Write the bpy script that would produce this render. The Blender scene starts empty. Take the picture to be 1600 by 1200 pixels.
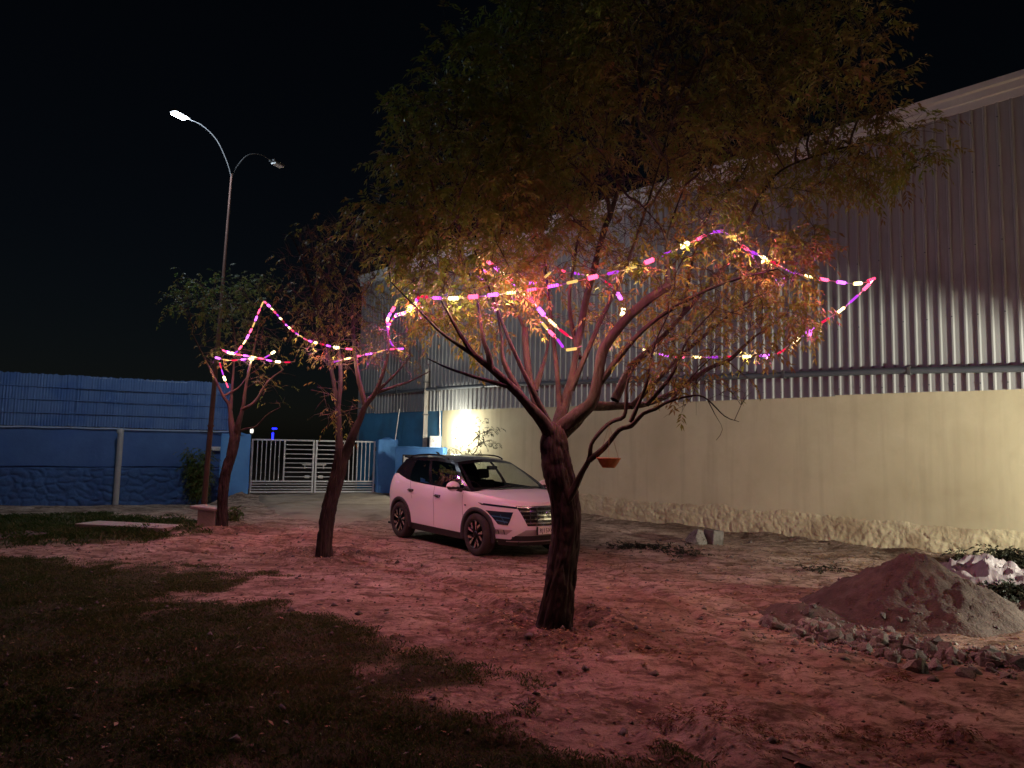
import bpy, bmesh, math, random
import numpy as np
from mathutils import Vector, Matrix, kdtree
R = math.radians
random.seed(7)
rng = np.random.default_rng(11)
sc = bpy.context.scene
COL = sc.collection

# ------------------------------------------------------------------ camera
FPX, EYE = 1108.0, 1.8
PITCH, ROLL = math.atan(97 / 1108), 0.02
CM = (Matrix.Rotation(math.pi / 2 + PITCH, 3, 'X') @ Matrix.Rotation(ROLL, 3, 'Z'))
cam = bpy.data.cameras.new('camera')
cam.sensor_width = 36; cam.lens = 36 * FPX / 1600; cam.clip_start = 0.05; cam.clip_end = 3000
camo = bpy.data.objects.new('camera', cam); COL.objects.link(camo)
camo.matrix_world = Matrix.Translation((0, 0, EYE)) @ CM.to_4x4()
sc.camera = camo

# ------------------------------------------------------------------ night sky, faint moonlight, exposure
world = bpy.data.worlds.new('World'); sc.world = world; world.use_nodes = True
wn = world.node_tree
sky = wn.nodes.new('ShaderNodeTexSky'); sky.sky_type = 'NISHITA'; sky.sun_disc = False
sky.sun_elevation = R(38); sky.sun_rotation = R(150); sky.air_density = 1.0
wn.links.new(sky.outputs[0], wn.nodes['Background'].inputs[0])
wn.nodes['Background'].inputs[1].default_value = 0.0007
moon = bpy.data.lights.new('moon', 'SUN'); moon.energy = 0.012; moon.angle = R(0.5); moon.color = (0.85, 0.9, 1.0)
mo = bpy.data.objects.new('moon', moon); COL.objects.link(mo)
mo.rotation_euler = (R(52), 0, R(-30))
sc.view_settings.view_transform = 'Standard'; sc.view_settings.look = 'None'
sc.view_settings.exposure = 0.0; sc.view_settings.gamma = 1.0; sc.view_settings.use_curve_mapping = False
cy = sc.cycles
cy.use_denoising = True
cy.max_bounces = 6; cy.diffuse_bounces = 3; cy.glossy_bounces = 3; cy.transmission_bounces = 4
cy.transparent_max_bounces = 12; cy.sample_clamp_indirect = 4.0; cy.use_light_tree = True
cy.caustics_reflective = False; cy.caustics_refractive = False

# lamp powers (watts), tuned together
W_STREET, W_WALL, W_FLOOD, W_LED = 780, 1050, 4000, 8.6

# ------------------------------------------------------------------ pixel helpers (a direction only; distance from what it touches)
def ray(x, y):
    return CM @ Vector(((x - 800) / FPX, -(y - 600) / FPX, -1))
def P(x, y, D):
    d = ray(x, y); return d * (D / d.y) + Vector((0, 0, EYE))
def G(x, y, z=0.0):
    d = ray(x, y); return d * ((z - EYE) / d.z) + Vector((0, 0, EYE))

# ------------------------------------------------------------------ noise
def _hash(ix, iy, seed):
    h = (ix.astype(np.int64) * 374761393 + iy.astype(np.int64) * 668265263 + seed * 1442695041) & 0xffffffff
    h = ((h ^ (h >> 13)) * 1274126177) & 0xffffffff
    return ((h ^ (h >> 16)) & 0xffff) / 65535.0
def vnoise(x, y, seed=0):
    x = np.asarray(x, float); y = np.asarray(y, float)
    ix, iy = np.floor(x), np.floor(y); fx, fy = x - ix, y - iy
    fx = fx * fx * (3 - 2 * fx); fy = fy * fy * (3 - 2 * fy)
    a, b = _hash(ix, iy, seed), _hash(ix + 1, iy, seed)
    c, d = _hash(ix, iy + 1, seed), _hash(ix + 1, iy + 1, seed)
    return (a * (1 - fx) + b * fx) * (1 - fy) + (c * (1 - fx) + d * fx) * fy
def fbm(x, y, o=4, seed=0):
    s, a, t = 0, 1.0, 0
    for k in range(o):
        s = s + a * vnoise(x * 2 ** k + 17.3 * k, y * 2 ** k - 9.1 * k, seed + k); t += a; a *= .5
    return s / t
def worley(x, y, seed=0):
    ix, iy = np.floor(x), np.floor(y); f1 = np.full(x.shape, 9.); f2 = f1.copy()
    for i in (-1, 0, 1):
        for j in (-1, 0, 1):
            cx, cy_ = ix + i, iy + j
            d = np.hypot(cx + .15 + .7 * _hash(cx, cy_, seed) - x, cy_ + .15 + .7 * _hash(cx, cy_, seed + 5) - y)
            f2 = np.where(d < f1, f1, np.minimum(f2, d)); f1 = np.minimum(f1, d)
    return f1, f2
def sstep(a, b, x):
    t = np.clip((x - a) / (b - a), 0, 1); return t * t * (3 - 2 * t)

# ------------------------------------------------------------------ materials
MATS = {}
def pmat(name, c1, c2=None, scale=8, rough=.7, bump=0, bscale=None, metal=0, spec=.4, coat=0, c3=None, s3=1.5, stretch=None, streak=None, rnd=0):
    if name in MATS: return MATS[name]
    m = bpy.data.materials.new(name); m.use_nodes = True; nt = m.node_tree; b = nt.nodes['Principled BSDF']
    N = nt.nodes.new; L = nt.links.new
    b.inputs['Roughness'].default_value = rough; b.inputs['Metallic'].default_value = metal
    b.inputs['Specular IOR Level'].default_value = spec; b.inputs['Coat Weight'].default_value = coat
    b.inputs['Base Color'].default_value = (*c1, 1)
    tc = N('ShaderNodeTexCoord'); src = tc.outputs['Object']
    if stretch:
        mp = N('ShaderNodeMapping'); mp.inputs['Scale'].default_value = stretch; L(src, mp.inputs[0]); src = mp.outputs[0]
    if c2:
        n = N('ShaderNodeTexNoise'); n.inputs['Scale'].default_value = scale; n.inputs['Detail'].default_value = 6; n.inputs['Roughness'].default_value = .65
        L(src, n.inputs['Vector'])
        r = N('ShaderNodeValToRGB'); r.color_ramp.elements[0].position = .33; r.color_ramp.elements[1].position = .67
        r.color_ramp.elements[0].color = (*c1, 1); r.color_ramp.elements[1].color = (*c2, 1)
        L(n.outputs[0], r.inputs[0]); out = r.outputs[0]
        if c3:
            n3 = N('ShaderNodeTexNoise'); n3.inputs['Scale'].default_value = s3; n3.inputs['Detail'].default_value = 5
            L(tc.outputs['Object'], n3.inputs['Vector'])
            r3 = N('ShaderNodeValToRGB'); r3.color_ramp.elements[0].position = .5; r3.color_ramp.elements[1].position = .68
            L(n3.outputs[0], r3.inputs[0])
            mx = N('ShaderNodeMix'); mx.data_type = 'RGBA'; L(r3.outputs[0], mx.inputs[0]); L(out, mx.inputs[6])
            mx.inputs[7].default_value = (*c3, 1); out = mx.outputs[2]
        if streak:      # rain streaks and blotches
            ms = N('ShaderNodeMapping'); ms.inputs['Scale'].default_value = (1.6, 1.6, .10); L(tc.outputs['Object'], ms.inputs[0])
            ns_ = N('ShaderNodeTexNoise'); ns_.inputs['Scale'].default_value = 3.0; ns_.inputs['Detail'].default_value = 8; L(ms.outputs[0], ns_.inputs['Vector'])
            rs = N('ShaderNodeValToRGB'); rs.color_ramp.elements[0].position = .52; rs.color_ramp.elements[1].position = .78; rs.color_ramp.elements[1].color = (.38, .38, .38, 1); L(ns_.outputs[0], rs.inputs[0])
            m4 = N('ShaderNodeMix'); m4.data_type = 'RGBA'; L(rs.outputs[0], m4.inputs[0]); L(out, m4.inputs[6]); m4.inputs[7].default_value = (*streak, 1); out = m4.outputs[2]
        if rnd:         # each sheet its own shade
            oi = N('ShaderNodeObjectInfo'); mr = N('ShaderNodeMapRange'); mr.inputs['To Min'].default_value = 1 - rnd; mr.inputs['To Max'].default_value = 1 + rnd; L(oi.outputs['Random'], mr.inputs[0])
            hv = N('ShaderNodeHueSaturation'); L(mr.outputs[0], hv.inputs['Value']); L(out, hv.inputs['Color']); out = hv.outputs[0]
        L(out, b.inputs['Base Color'])
    if bump:
        n2 = N('ShaderNodeTexNoise'); n2.inputs['Scale'].default_value = bscale or scale * 3; n2.inputs['Detail'].default_value = 8
        L(src, n2.inputs['Vector'])
        bp = N('ShaderNodeBump'); bp.inputs['Strength'].default_value = bump; bp.inputs['Distance'].default_value = .02
        L(n2.outputs[0], bp.inputs['Height']); L(bp.outputs[0], b.inputs['Normal'])
    MATS[name] = m; return m
def emat(name, col, strength):
    m = bpy.data.materials.new(name); m.use_nodes = True; nt = m.node_tree
    e = nt.nodes.new('ShaderNodeEmission'); e.inputs[0].default_value = (*col, 1); e.inputs[1].default_value = strength
    nt.links.new(e.outputs[0], nt.nodes['Material Output'].inputs[0])
    m.cycles.emission_sampling = 'NONE'; MATS[name] = m; return m
def glassmat(name, tint, gl=.12):
    m = bpy.data.materials.new(name); m.use_nodes = True; nt = m.node_tree
    t = nt.nodes.new('ShaderNodeBsdfTransparent'); t.inputs[0].default_value = (*tint, 1)
    g = nt.nodes.new('ShaderNodeBsdfGlossy'); g.inputs['Roughness'].default_value = .03
    fr = nt.nodes.new('ShaderNodeFresnel'); fr.inputs[0].default_value = 1.5
    mx = nt.nodes.new('ShaderNodeMixShader'); nt.links.new(fr.outputs[0], mx.inputs[0]); nt.links.new(t.outputs[0], mx.inputs[1]); nt.links.new(g.outputs[0], mx.inputs[2])
    nt.links.new(mx.outputs[0], nt.nodes['Material Output'].inputs[0]); MATS[name] = m; return m

pmat('white_paint', (.80, .79, .80), rough=.32, spec=.5, coat=.6)
pmat('black_gloss', (.012, .012, .014), rough=.18, spec=.5, coat=.5)
pmat('black_plastic', (.022, .021, .022), (.035, .033, .033), 30, .6, .1, 200)
pmat('interior', (.02, .02, .022), (.03, .03, .03), 10, .8)
pmat('tyre', (.018, .017, .017), (.05, .04, .035), 7, .85, .3, 60)
pmat('rim_dark', (.02, .02, .022), rough=.3, metal=.6)
pmat('rim_silver', (.75, .75, .76), rough=.22, metal=1.0)
pmat('chrome', (.42, .43, .45), rough=.2, metal=1.0)
pmat('silver_paint', (.5, .5, .5), rough=.35, metal=.7)
pmat('plate_white', (.75, .75, .73), rough=.5)
pmat('ink', (.01, .01, .01), rough=.5)
glassmat('car_glass', (.80, .84, .82))
pmat('lens', (.015, .03, .05), rough=.06, coat=1)
pmat('lens_blue', (.10, .32, .55), rough=.15, metal=.6)
pmat('bark', (.020, .016, .014), (.055, .043, .035), 9, .92, 1.0, 26, c3=(.013, .011, .010), s3=3.2, stretch=(1, 1, .28))
pmat('bark_thin', (.04, .029, .023), (.085, .06, .047), 12, .9, .3, 40)
pmat('cream', (.48, .43, .275), (.56, .51, .335), 1.1, .85, .22, 7, c3=(.40, .345, .215), s3=.55, streak=(.30, .25, .165))
pmat('cream_rough', (.42, .36, .22), (.53, .47, .30), 4, .95, .5, 28, c3=(.30, .23, .14), s3=1.4)
pmat('teal', (.05, .20, .36), (.06, .24, .42), 2, .85, .3, 8, c3=(.045, .13, .22), s3=.8)
pmat('cladding', (.26, .27, .265), (.32, .33, .325), 1.2, .5, 0, spec=.35, c3=(.20, .205, .20), s3=.7, stretch=(1, 1, .12), rnd=.16, streak=(.16, .155, .145))
pmat('fascia', (.5, .52, .5), (.56, .57, .56), 2, .5)
pmat('pipe_dark', (.07, .08, .095), (.10, .11, .12), 4, .5)
pmat('roofmetal', (.4, .42, .42), (.45, .46, .46), 2, .5)
pmat('blue_plaster', (.055, .12, .30), (.07, .15, .36), 1.6, .85, .35, 9, c3=(.05, .12, .34), s3=.7)
pmat('blue_stone', (.04, .09, .23), (.055, .125, .30), 3, .95, .6, 20, c3=(.05, .09, .22), s3=2)
pmat('blue_reed', (.07, .14, .32), (.10, .19, .40), 3, .8, .4, 30, c3=(.05, .12, .32), s3=1.2, stretch=(1, 1, .15))
pmat('blue_pillar', (.09, .27, .62), (.12, .33, .68), 2, .8, .3, 10, c3=(.07, .2, .5), s3=1)
pmat('coping', (.26, .36, .55), (.36, .45, .60), 4, .9, .4, 20)
pmat('concrete', (.30, .27, .23), (.38, .35, .30), 5, .9, .5, 25, c3=(.28, .26, .23), s3=2)
pmat('gate_paint', (.50, .50, .50), (.58, .57, .56), 6, .45, spec=.5)
pmat('rust', (.07, .034, .026), (.11, .055, .042), 9, .8, .4, 30, stretch=(1, 1, .3))
pmat('grey_pipe', (.30, .31, .32), (.38, .38, .38), 5, .6)
pmat('box_white', (.70, .69, .64), (.76, .75, .70), 10, .6, c3=(.5, .46, .4), s3=9)
pmat('cable', (.60, .48, .48), rough=.4)
pmat('wire_dark', (.02, .02, .02), rough=.6)
pmat('clay', (.42, .17, .07), (.52, .23, .10), 12, .8, .2, 40)
pmat('stone', (.13, .115, .10), (.25, .225, .20), 9, .9, .5, 30, c3=(.085, .068, .055), s3=5, rnd=.45)
pmat('heap_soil', (.065, .048, .040), (.125, .093, .076), 9, .97, 1.0, 40, c3=(.06, .043, .035), s3=2.4)
pmat('tarp', (.19, .16, .17), (.28, .245, .25), 3, .5, .5, 14)
pmat('tin', (.45, .46, .45), rough=.35, metal=.7)
pmat('lamp_metal', (.06, .06, .065), (.09, .09, .09), 5, .6, metal=.2)
pmat('twine', (.3, .22, .14), rough=.9)

def leafmat(name, ca, cb, cc, trans=.35):
    m = bpy.data.materials.new(name); m.use_nodes = True; nt = m.node_tree; N = nt.nodes.new; L = nt.links.new
    nt.nodes.remove(nt.nodes['Principled BSDF'])
    at = N('ShaderNodeAttribute'); at.attribute_name = 'lc'
    r = N('ShaderNodeValToRGB'); e = r.color_ramp.elements
    e[0].position = .15; e[0].color = (*ca, 1); e[1].position = .9; e[1].color = (*cc, 1)
    k = e.new(.55); k.color = (*cb, 1)
    L(at.outputs['Fac'], r.inputs[0])
    d = N('ShaderNodeBsdfPrincipled'); d.inputs['Roughness'].default_value = .55; d.inputs['Specular IOR Level'].default_value = .25
    t = N('ShaderNodeBsdfTranslucent'); mx = N('ShaderNodeMixShader'); mx.inputs[0].default_value = trans
    L(r.outputs[0], d.inputs['Base Color']); L(r.outputs[0], t.inputs[0]); L(d.outputs[0], mx.inputs[1]); L(t.outputs[0], mx.inputs[2])
    L(mx.outputs[0], nt.nodes['Material Output'].inputs[0]); MATS[name] = m; return m
leafmat('leaf_neem', (.18, .24, .045), (.21, .20, .05), (.20, .135, .05), .32)  # pale green stop carries painted-in LED light for the crown's left
leafmat('leaf_green', (.07, .12, .025), (.11, .14, .04), (.16, .15, .045), .4)
leafmat('leaf_dark', (.010, .014, .007), (.016, .020, .010), (.028, .026, .014), .1)
leafmat('grass_blade', (.05, .105, .022), (.085, .125, .035), (.17, .165, .07), .25)
leafmat('dry_leaf', (.16, .085, .04), (.26, .16, .08), (.42, .30, .17), .15)

# ------------------------------------------------------------------ mesh helpers
def link(name, me, mat=None, parent=None):
    o = bpy.data.objects.new(name, me); COL.objects.link(o)
    if mat: me.materials.append(MATS[mat])
    if parent: o.parent = parent
    return o
def from_arrays(name, V, Fq, mat=None, parent=None, smooth=False, attr=None):
    """V (n,3), Fq (m,k) arrays with constant k"""
    V = np.asarray(V, np.float32); Fq = np.asarray(Fq, np.int32)
    me = bpy.data.meshes.new(name); n, m, k = len(V), len(Fq), Fq.shape[1]
    me.vertices.add(n); me.vertices.foreach_set('co', V.ravel())
    me.loops.add(m * k); me.loops.foreach_set('vertex_index', Fq.ravel())
    me.polygons.add(m); me.polygons.foreach_set('loop_start', np.arange(0, m * k, k, dtype=np.int32))
    if smooth: me.polygons.foreach_set('use_smooth', np.ones(m, bool))
    me.update(calc_edges=True)
    if attr is not None:
        for an, av in attr.items():
            a = me.attributes.new(an, 'FLOAT', 'POINT'); a.data.foreach_set('value', np.asarray(av, np.float32))
    return link(name, me, mat, parent)
class MB:
    def __init__(s): s.v = []; s.f = []; s.sm = []
    def add(s, vs, fs, smooth=False):
        b = len(s.v); s.v += [tuple(v) for v in vs]; s.f += [tuple(i + b for i in f) for f in fs]; s.sm += [smooth] * len(fs); return s
    def box(s, c, d, rz=0, M=None, bev=0):
        bm = bmesh.new(); bmesh.ops.create_cube(bm, size=1)
        for v in bm.verts: v.co = Vector((v.co.x * d[0], v.co.y * d[1], v.co.z * d[2]))
        if bev: bmesh.ops.bevel(bm, geom=bm.edges[:], offset=bev, segments=2, profile=.6, affect='EDGES')
        T = Matrix.Translation(c) @ Matrix.Rotation(rz, 4, 'Z')
        if M: T = Matrix.Translation(c) @ M.to_4x4()
        bm.verts.ensure_lookup_table(); bm.verts.index_update()
        s.add([T @ v.co for v in bm.verts], [[v.index for v in f.verts] for f in bm.faces]); bm.free(); return s
    def tube(s, pts, rad, n=8, cap=True, smooth=True):
        pts = [Vector(p) for p in pts]; k = len(pts)
        if not hasattr(rad, '__len__'): rad = [rad] * k
        vs = []; up = None
        for i, p in enumerate(pts):
            t = (pts[min(i + 1, k - 1)] - pts[max(i - 1, 0)]); t = t.normalized() if t.length > 1e-9 else Vector((0, 0, 1))
            if up is None: up = t.orthogonal().normalized()
            up = (up - t * up.dot(t)); up = up.normalized() if up.length > 1e-6 else t.orthogonal().normalized()
            w = t.cross(up)
            for j in range(n):
                a = 2 * math.pi * j / n; vs.append(p + (up * math.cos(a) + w * math.sin(a)) * rad[i])
        fs = [(i * n + j, i * n + (j + 1) % n, (i + 1) * n + (j + 1) % n, (i + 1) * n + j) for i in range(k - 1) for j in range(n)]
        s.add(vs, fs, smooth)
        if cap: s.add([vs[j] for j in range(n)][::-1], [tuple(range(n))]); s.add(vs[-n:], [tuple(range(n))])
        return s
    def grid(s, fn, nu, nv, smooth=True, flip=False):
        vs = [fn(i / nu, j / nv) for j in range(nv + 1) for i in range(nu + 1)]
        w = nu + 1
        fs = [(j * w + i, j * w + i + 1, (j + 1) * w + i + 1, (j + 1) * w + i) for j in range(nv) for i in range(nu)]
        if flip: fs = [f[::-1] for f in fs]
        s.add(vs, fs, smooth); return s
    def lathe(s, prof, n=24, T=None, smooth=True):
        """prof of (r, h) about local z"""
        T = T or Matrix.Identity(4); vs = []
        for r, h in prof:
            for j in range(n):
                a = 2 * math.pi * j / n; vs.append(T @ Vector((r * math.cos(a), r * math.sin(a), h)))
        fs = [(i * n + j, i * n + (j + 1) % n, (i + 1) * n + (j + 1) % n, (i + 1) * n + j) for i in range(len(prof) - 1) for j in range(n)]
        s.add(vs, fs, smooth); return s
    def build(s, name, mat=None, parent=None):
        me = bpy.data.meshes.new(name); me.from_pydata(s.v, [], s.f); me.update()
        me.polygons.foreach_set('use_smooth', s.sm)
        return link(name, me, mat, parent)
def empty(name, loc=(0, 0, 0), rz=0):
    o = bpy.data.objects.new(name, None); COL.objects.link(o); o.location = loc; o.rotation_euler = (0, 0, rz); o.empty_display_size = .2; return o
def tag(o, label=None, cat=None, group=None, kind=None):
    if label: o['label'] = label
    if cat: o['category'] = cat
    if group: o['group'] = group
    if kind: o['kind'] = kind
    return o
def point_light(name, loc, watts, col, radius, parent):
    l = bpy.data.lights.new(name, 'POINT'); l.energy = watts; l.color = col; l.shadow_soft_size = radius
    o = bpy.data.objects.new(name, l); COL.objects.link(o); o.location = loc
    if parent: o.parent = parent
    return o
def spline(pts, step):
    """Catmull-Rom resample of rows (any dimension, first three xyz)"""
    p = np.array(pts, float)
    if len(p) == 2:
        n = max(2, int(np.linalg.norm(p[1, :3] - p[0, :3]) / step)); t = np.linspace(0, 1, n + 1)[:, None]; return p[0] * (1 - t) + p[1] * t
    q = np.vstack([2 * p[0] - p[1], p, 2 * p[-1] - p[-2]]); out = []
    for i in range(1, len(q) - 2):
        n = max(1, int(round(np.linalg.norm(q[i + 1, :3] - q[i, :3]) / step)))
        for k in range(n):
            t = k / n
            out.append(.5 * ((2 * q[i]) + (-q[i - 1] + q[i + 1]) * t + (2 * q[i - 1] - 5 * q[i] + 4 * q[i + 1] - q[i + 2]) * t * t + (-q[i - 1] + 3 * q[i] - 3 * q[i + 1] + q[i + 2]) * t ** 3))
    out.append(p[-1]); return np.array(out)

# ------------------------------------------------------------------ ground
TREE_BASE = [Vector(G(868, 978)), Vector(G(507, 870)), Vector(G(345, 826))]
WA, WU = Vector((8.47, 11.85, 0)), Vector((-.6783, .7348, 0)); WN = Vector((-WU.y, WU.x, 0)); WN = Vector((-.7348, -.6783, 0))
def wallp(s, z=0, off=0): return WA + WU * s + WN * off + Vector((0, 0, z))
BA, BB = Vector((-15.5, 20.7, 0)), Vector((-9.45, 23.82, 0)); BU = (BB - BA).normalized(); BN = Vector((BU.y, -BU.x, 0))
CAR_A = math.atan2(-.7986, .6018)
CARH = Vector((math.cos(CAR_A), math.sin(CAR_A), 0)); CARL = Vector((-CARH.y, CARH.x, 0))
CAR_O = Vector((-.49, 11.87, 0)) + CARL * .79 - CARH * 1.31     # body centre: front axle at +1.31
def grass_poly():
    px = [(-400, 868), (0, 872), (140, 884), (330, 893), (400, 905), (410, 922), (250, 932), (330, 946), (470, 950), (545, 992), (640, 1015), (735, 1062), (770, 1105), (870, 1145), (985, 1200), (1080, 1280), (-700, 1280)]
    return np.array([G(*q)[:2] for q in px])
GP = grass_poly()
GP2 = np.array([G(*q)[:2] for q in [(-300, 800), (40, 800), (200, 806), (300, 815), (290, 838), (200, 846), (60, 850), (-300, 856)]])
def inpoly(x, y, poly):
    c = np.zeros(x.shape, bool); j = len(poly) - 1
    for i in range(len(poly)):
        xi, yi = poly[i]; xj, yj = poly[j]
        c ^= ((yi > y) != (yj > y)) & (x < (xj - xi) * (y - yi) / (yj - yi + 1e-12) + xi); j = i
    return c
def grass_mask(x, y):
    s = 0
    for k in range(5):
        dx = (fbm(x * 1.9, y * 1.9, 5, 31) - .5) * 2.0 + (rngk[k][0]) * .22; dy = (fbm(x * 1.9, y * 1.9, 5, 47) - .5) * 2.0 + rngk[k][1] * .22
        s = s + inpoly(x + dx, y + dy, GP) + inpoly(x + dx, y + dy, GP2)
    return np.clip(s / 5, 0, 1)
rngk = [(0, 0), (1, 0), (-1, 0), (0, 1), (0, -1)]
RUTS = [[tuple(G(*q)[:2]) for q in L_] for L_ in ([(560, 800), (600, 850), (700, 905), (860, 1010), (1010, 1100), (1180, 1230)], [(640, 880), (760, 940), (930, 1060), (1100, 1180)], [(930, 880), (1080, 960), (1300, 1110), (1500, 1230)], [(1000, 880), (1200, 950), (1420, 1090), (1600, 1190)], [(200, 862), (420, 868), (620, 880), (900, 900), (1200, 900)], [(120, 848), (420, 850), (600, 858), (700, 872)])]
def gh(x, y):
    x = np.asarray(x, float); y = np.asarray(y, float)
    h = (fbm(x * .55, y * .55, 3, 3) - .5) * .13 + (fbm(x * 3.1, y * 3.1, 3, 9) - .5) * .05
    # tyre tracks, ruts running from the gate past the car towards the right foreground
    u = x * .80 + y * .60; v = -x * .60 + y * .80
    h += -.018 * np.maximum(0, np.sin(v * 5.2 + 1.4 * fbm(u * .4, v * .4, 2, 77) * 6)) * sstep(.45, .62, fbm(u * .5, v * .5, 2, 5))
    for pts_ in RUTS:      # wheel ruts with pushed-up edges
        dm = np.full(x.shape, 9.)
        for a_, b_ in zip(pts_[:-1], pts_[1:]):
            ax_, ay_ = a_; bx_, by_ = b_; L2 = (bx_ - ax_) ** 2 + (by_ - ay_) ** 2
            t_ = np.clip(((x - ax_) * (bx_ - ax_) + (y - ay_) * (by_ - ay_)) / L2, 0, 1); dm = np.minimum(dm, np.hypot(x - ax_ - t_ * (bx_ - ax_), y - ay_ - t_ * (by_ - ay_)))
        dm = dm + (fbm(x * 2.5, y * 2.5, 2, 87) - .5) * .10
        h += (-.028 * np.exp(-(dm / .085) ** 2) + .018 * np.exp(-((dm - .17) / .06) ** 2)) * sstep(.25, .55, fbm(x * 1.1 + 5, y * 1.1, 2, 88))
    for t, r in zip(TREE_BASE, (.62, .62, .5)):
        d = np.hypot(x - t.x, y - t.y) + (fbm(x * 3, y * 3, 2, 21) - .5) * .25
        h += .085 * np.exp(-((d - r) / .2) ** 2) - .05 * np.exp(-(d / .35) ** 2)
    # under the car: flat
    lx = (x - CAR_O.x) * CARH.x + (y - CAR_O.y) * CARH.y; ly = (x - CAR_O.x) * CARL.x + (y - CAR_O.y) * CARL.y
    w = (1 - sstep(2.0, 2.9, np.abs(lx))) * (1 - sstep(1.0, 1.7, np.abs(ly))); h = h * (1 - w) + w * (-.004 + (fbm(x * 5, y * 5, 2, 2) - .5) * .014)
    # dip along the blue wall, little bank at its foot
    e = (x - BA.x) * BN.x + (y - BA.y) * BN.y
    h += -.30 * sstep(7, 1.5, e) * sstep(-7.6, -9.6, x) * sstep(-18, -13, x) + .12 * np.exp(-((e - 1.2) / .8) ** 2) * sstep(-9.5, -12, x) * (.4 + fbm(x * 1.3, y * 1.3, 3, 8))
    # rubble bank beside the gate pillar
    h += .28 * np.exp(-(((x + 8.7) / .75) ** 2 + ((y - 22.6) / 1.0) ** 2)) * (.4 + fbm(x * 4, y * 4, 3, 15))
    # spoil strip at the foot of the warehouse
    e2 = (x - WA.x) * WN.x + (y - WA.y) * WN.y
    h += .14 * np.exp(-((e2 - .25) / .4) ** 2) * fbm(x * 2.2, y * 2.2, 3, 61)
    # foreground lumps
    h += .05 * sstep(.60, .78, fbm(x * 2.1 + 4, y * 2.1, 3, 41)) * sstep(9, 5, y)
    return h
def gz(x, y): return float(gh(np.array([x]), np.array([y]))[0])
fx = np.unique(np.concatenate([np.linspace(-400, -30, 12), np.linspace(-30, -14, 40), np.linspace(-14, 10, 320), np.linspace(10, 30, 30), np.linspace(30, 400, 12)]))
fy = np.unique(np.concatenate([np.linspace(-60, 2, 16), np.linspace(2, 16, 260), np.linspace(16, 28, 120), np.linspace(28, 60, 20), np.linspace(60, 900, 14)]))
gx, gy = np.meshgrid(fx, fy)
far = np.hypot(gx, gy - 12)
gzv = gh(gx, gy) * (1 - sstep(24, 40, far))
V = np.stack([gx.ravel(), gy.ravel(), gzv.ravel()], 1)
def gz(x, y):      # height of the ground sheet itself at a point
    i = min(max(int(np.searchsorted(fx, x)) - 1, 0), len(fx) - 2); j = min(max(int(np.searchsorted(fy, y)) - 1, 0), len(fy) - 2)
    u = (x - fx[i]) / (fx[i + 1] - fx[i]); v = (y - fy[j]) / (fy[j + 1] - fy[j])
    return float((gzv[j, i] * (1 - u) + gzv[j, i + 1] * u) * (1 - v) + (gzv[j + 1, i] * (1 - u) + gzv[j + 1, i + 1] * u) * v)
nx, ny = len(fx), len(fy)
I = (np.arange(ny - 1)[:, None] * nx + np.arange(nx - 1)[None]).ravel()
GM = grass_mask(gx, gy).ravel()
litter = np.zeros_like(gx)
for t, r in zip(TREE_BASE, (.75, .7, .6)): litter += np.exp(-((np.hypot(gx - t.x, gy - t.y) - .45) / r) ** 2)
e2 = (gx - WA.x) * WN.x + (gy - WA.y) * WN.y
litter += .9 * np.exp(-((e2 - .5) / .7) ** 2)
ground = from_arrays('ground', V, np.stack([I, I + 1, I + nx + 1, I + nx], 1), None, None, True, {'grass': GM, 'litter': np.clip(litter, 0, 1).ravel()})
tag(ground, kind='structure', label='bare reddish soil yard with thin grass in the foreground')
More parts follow.
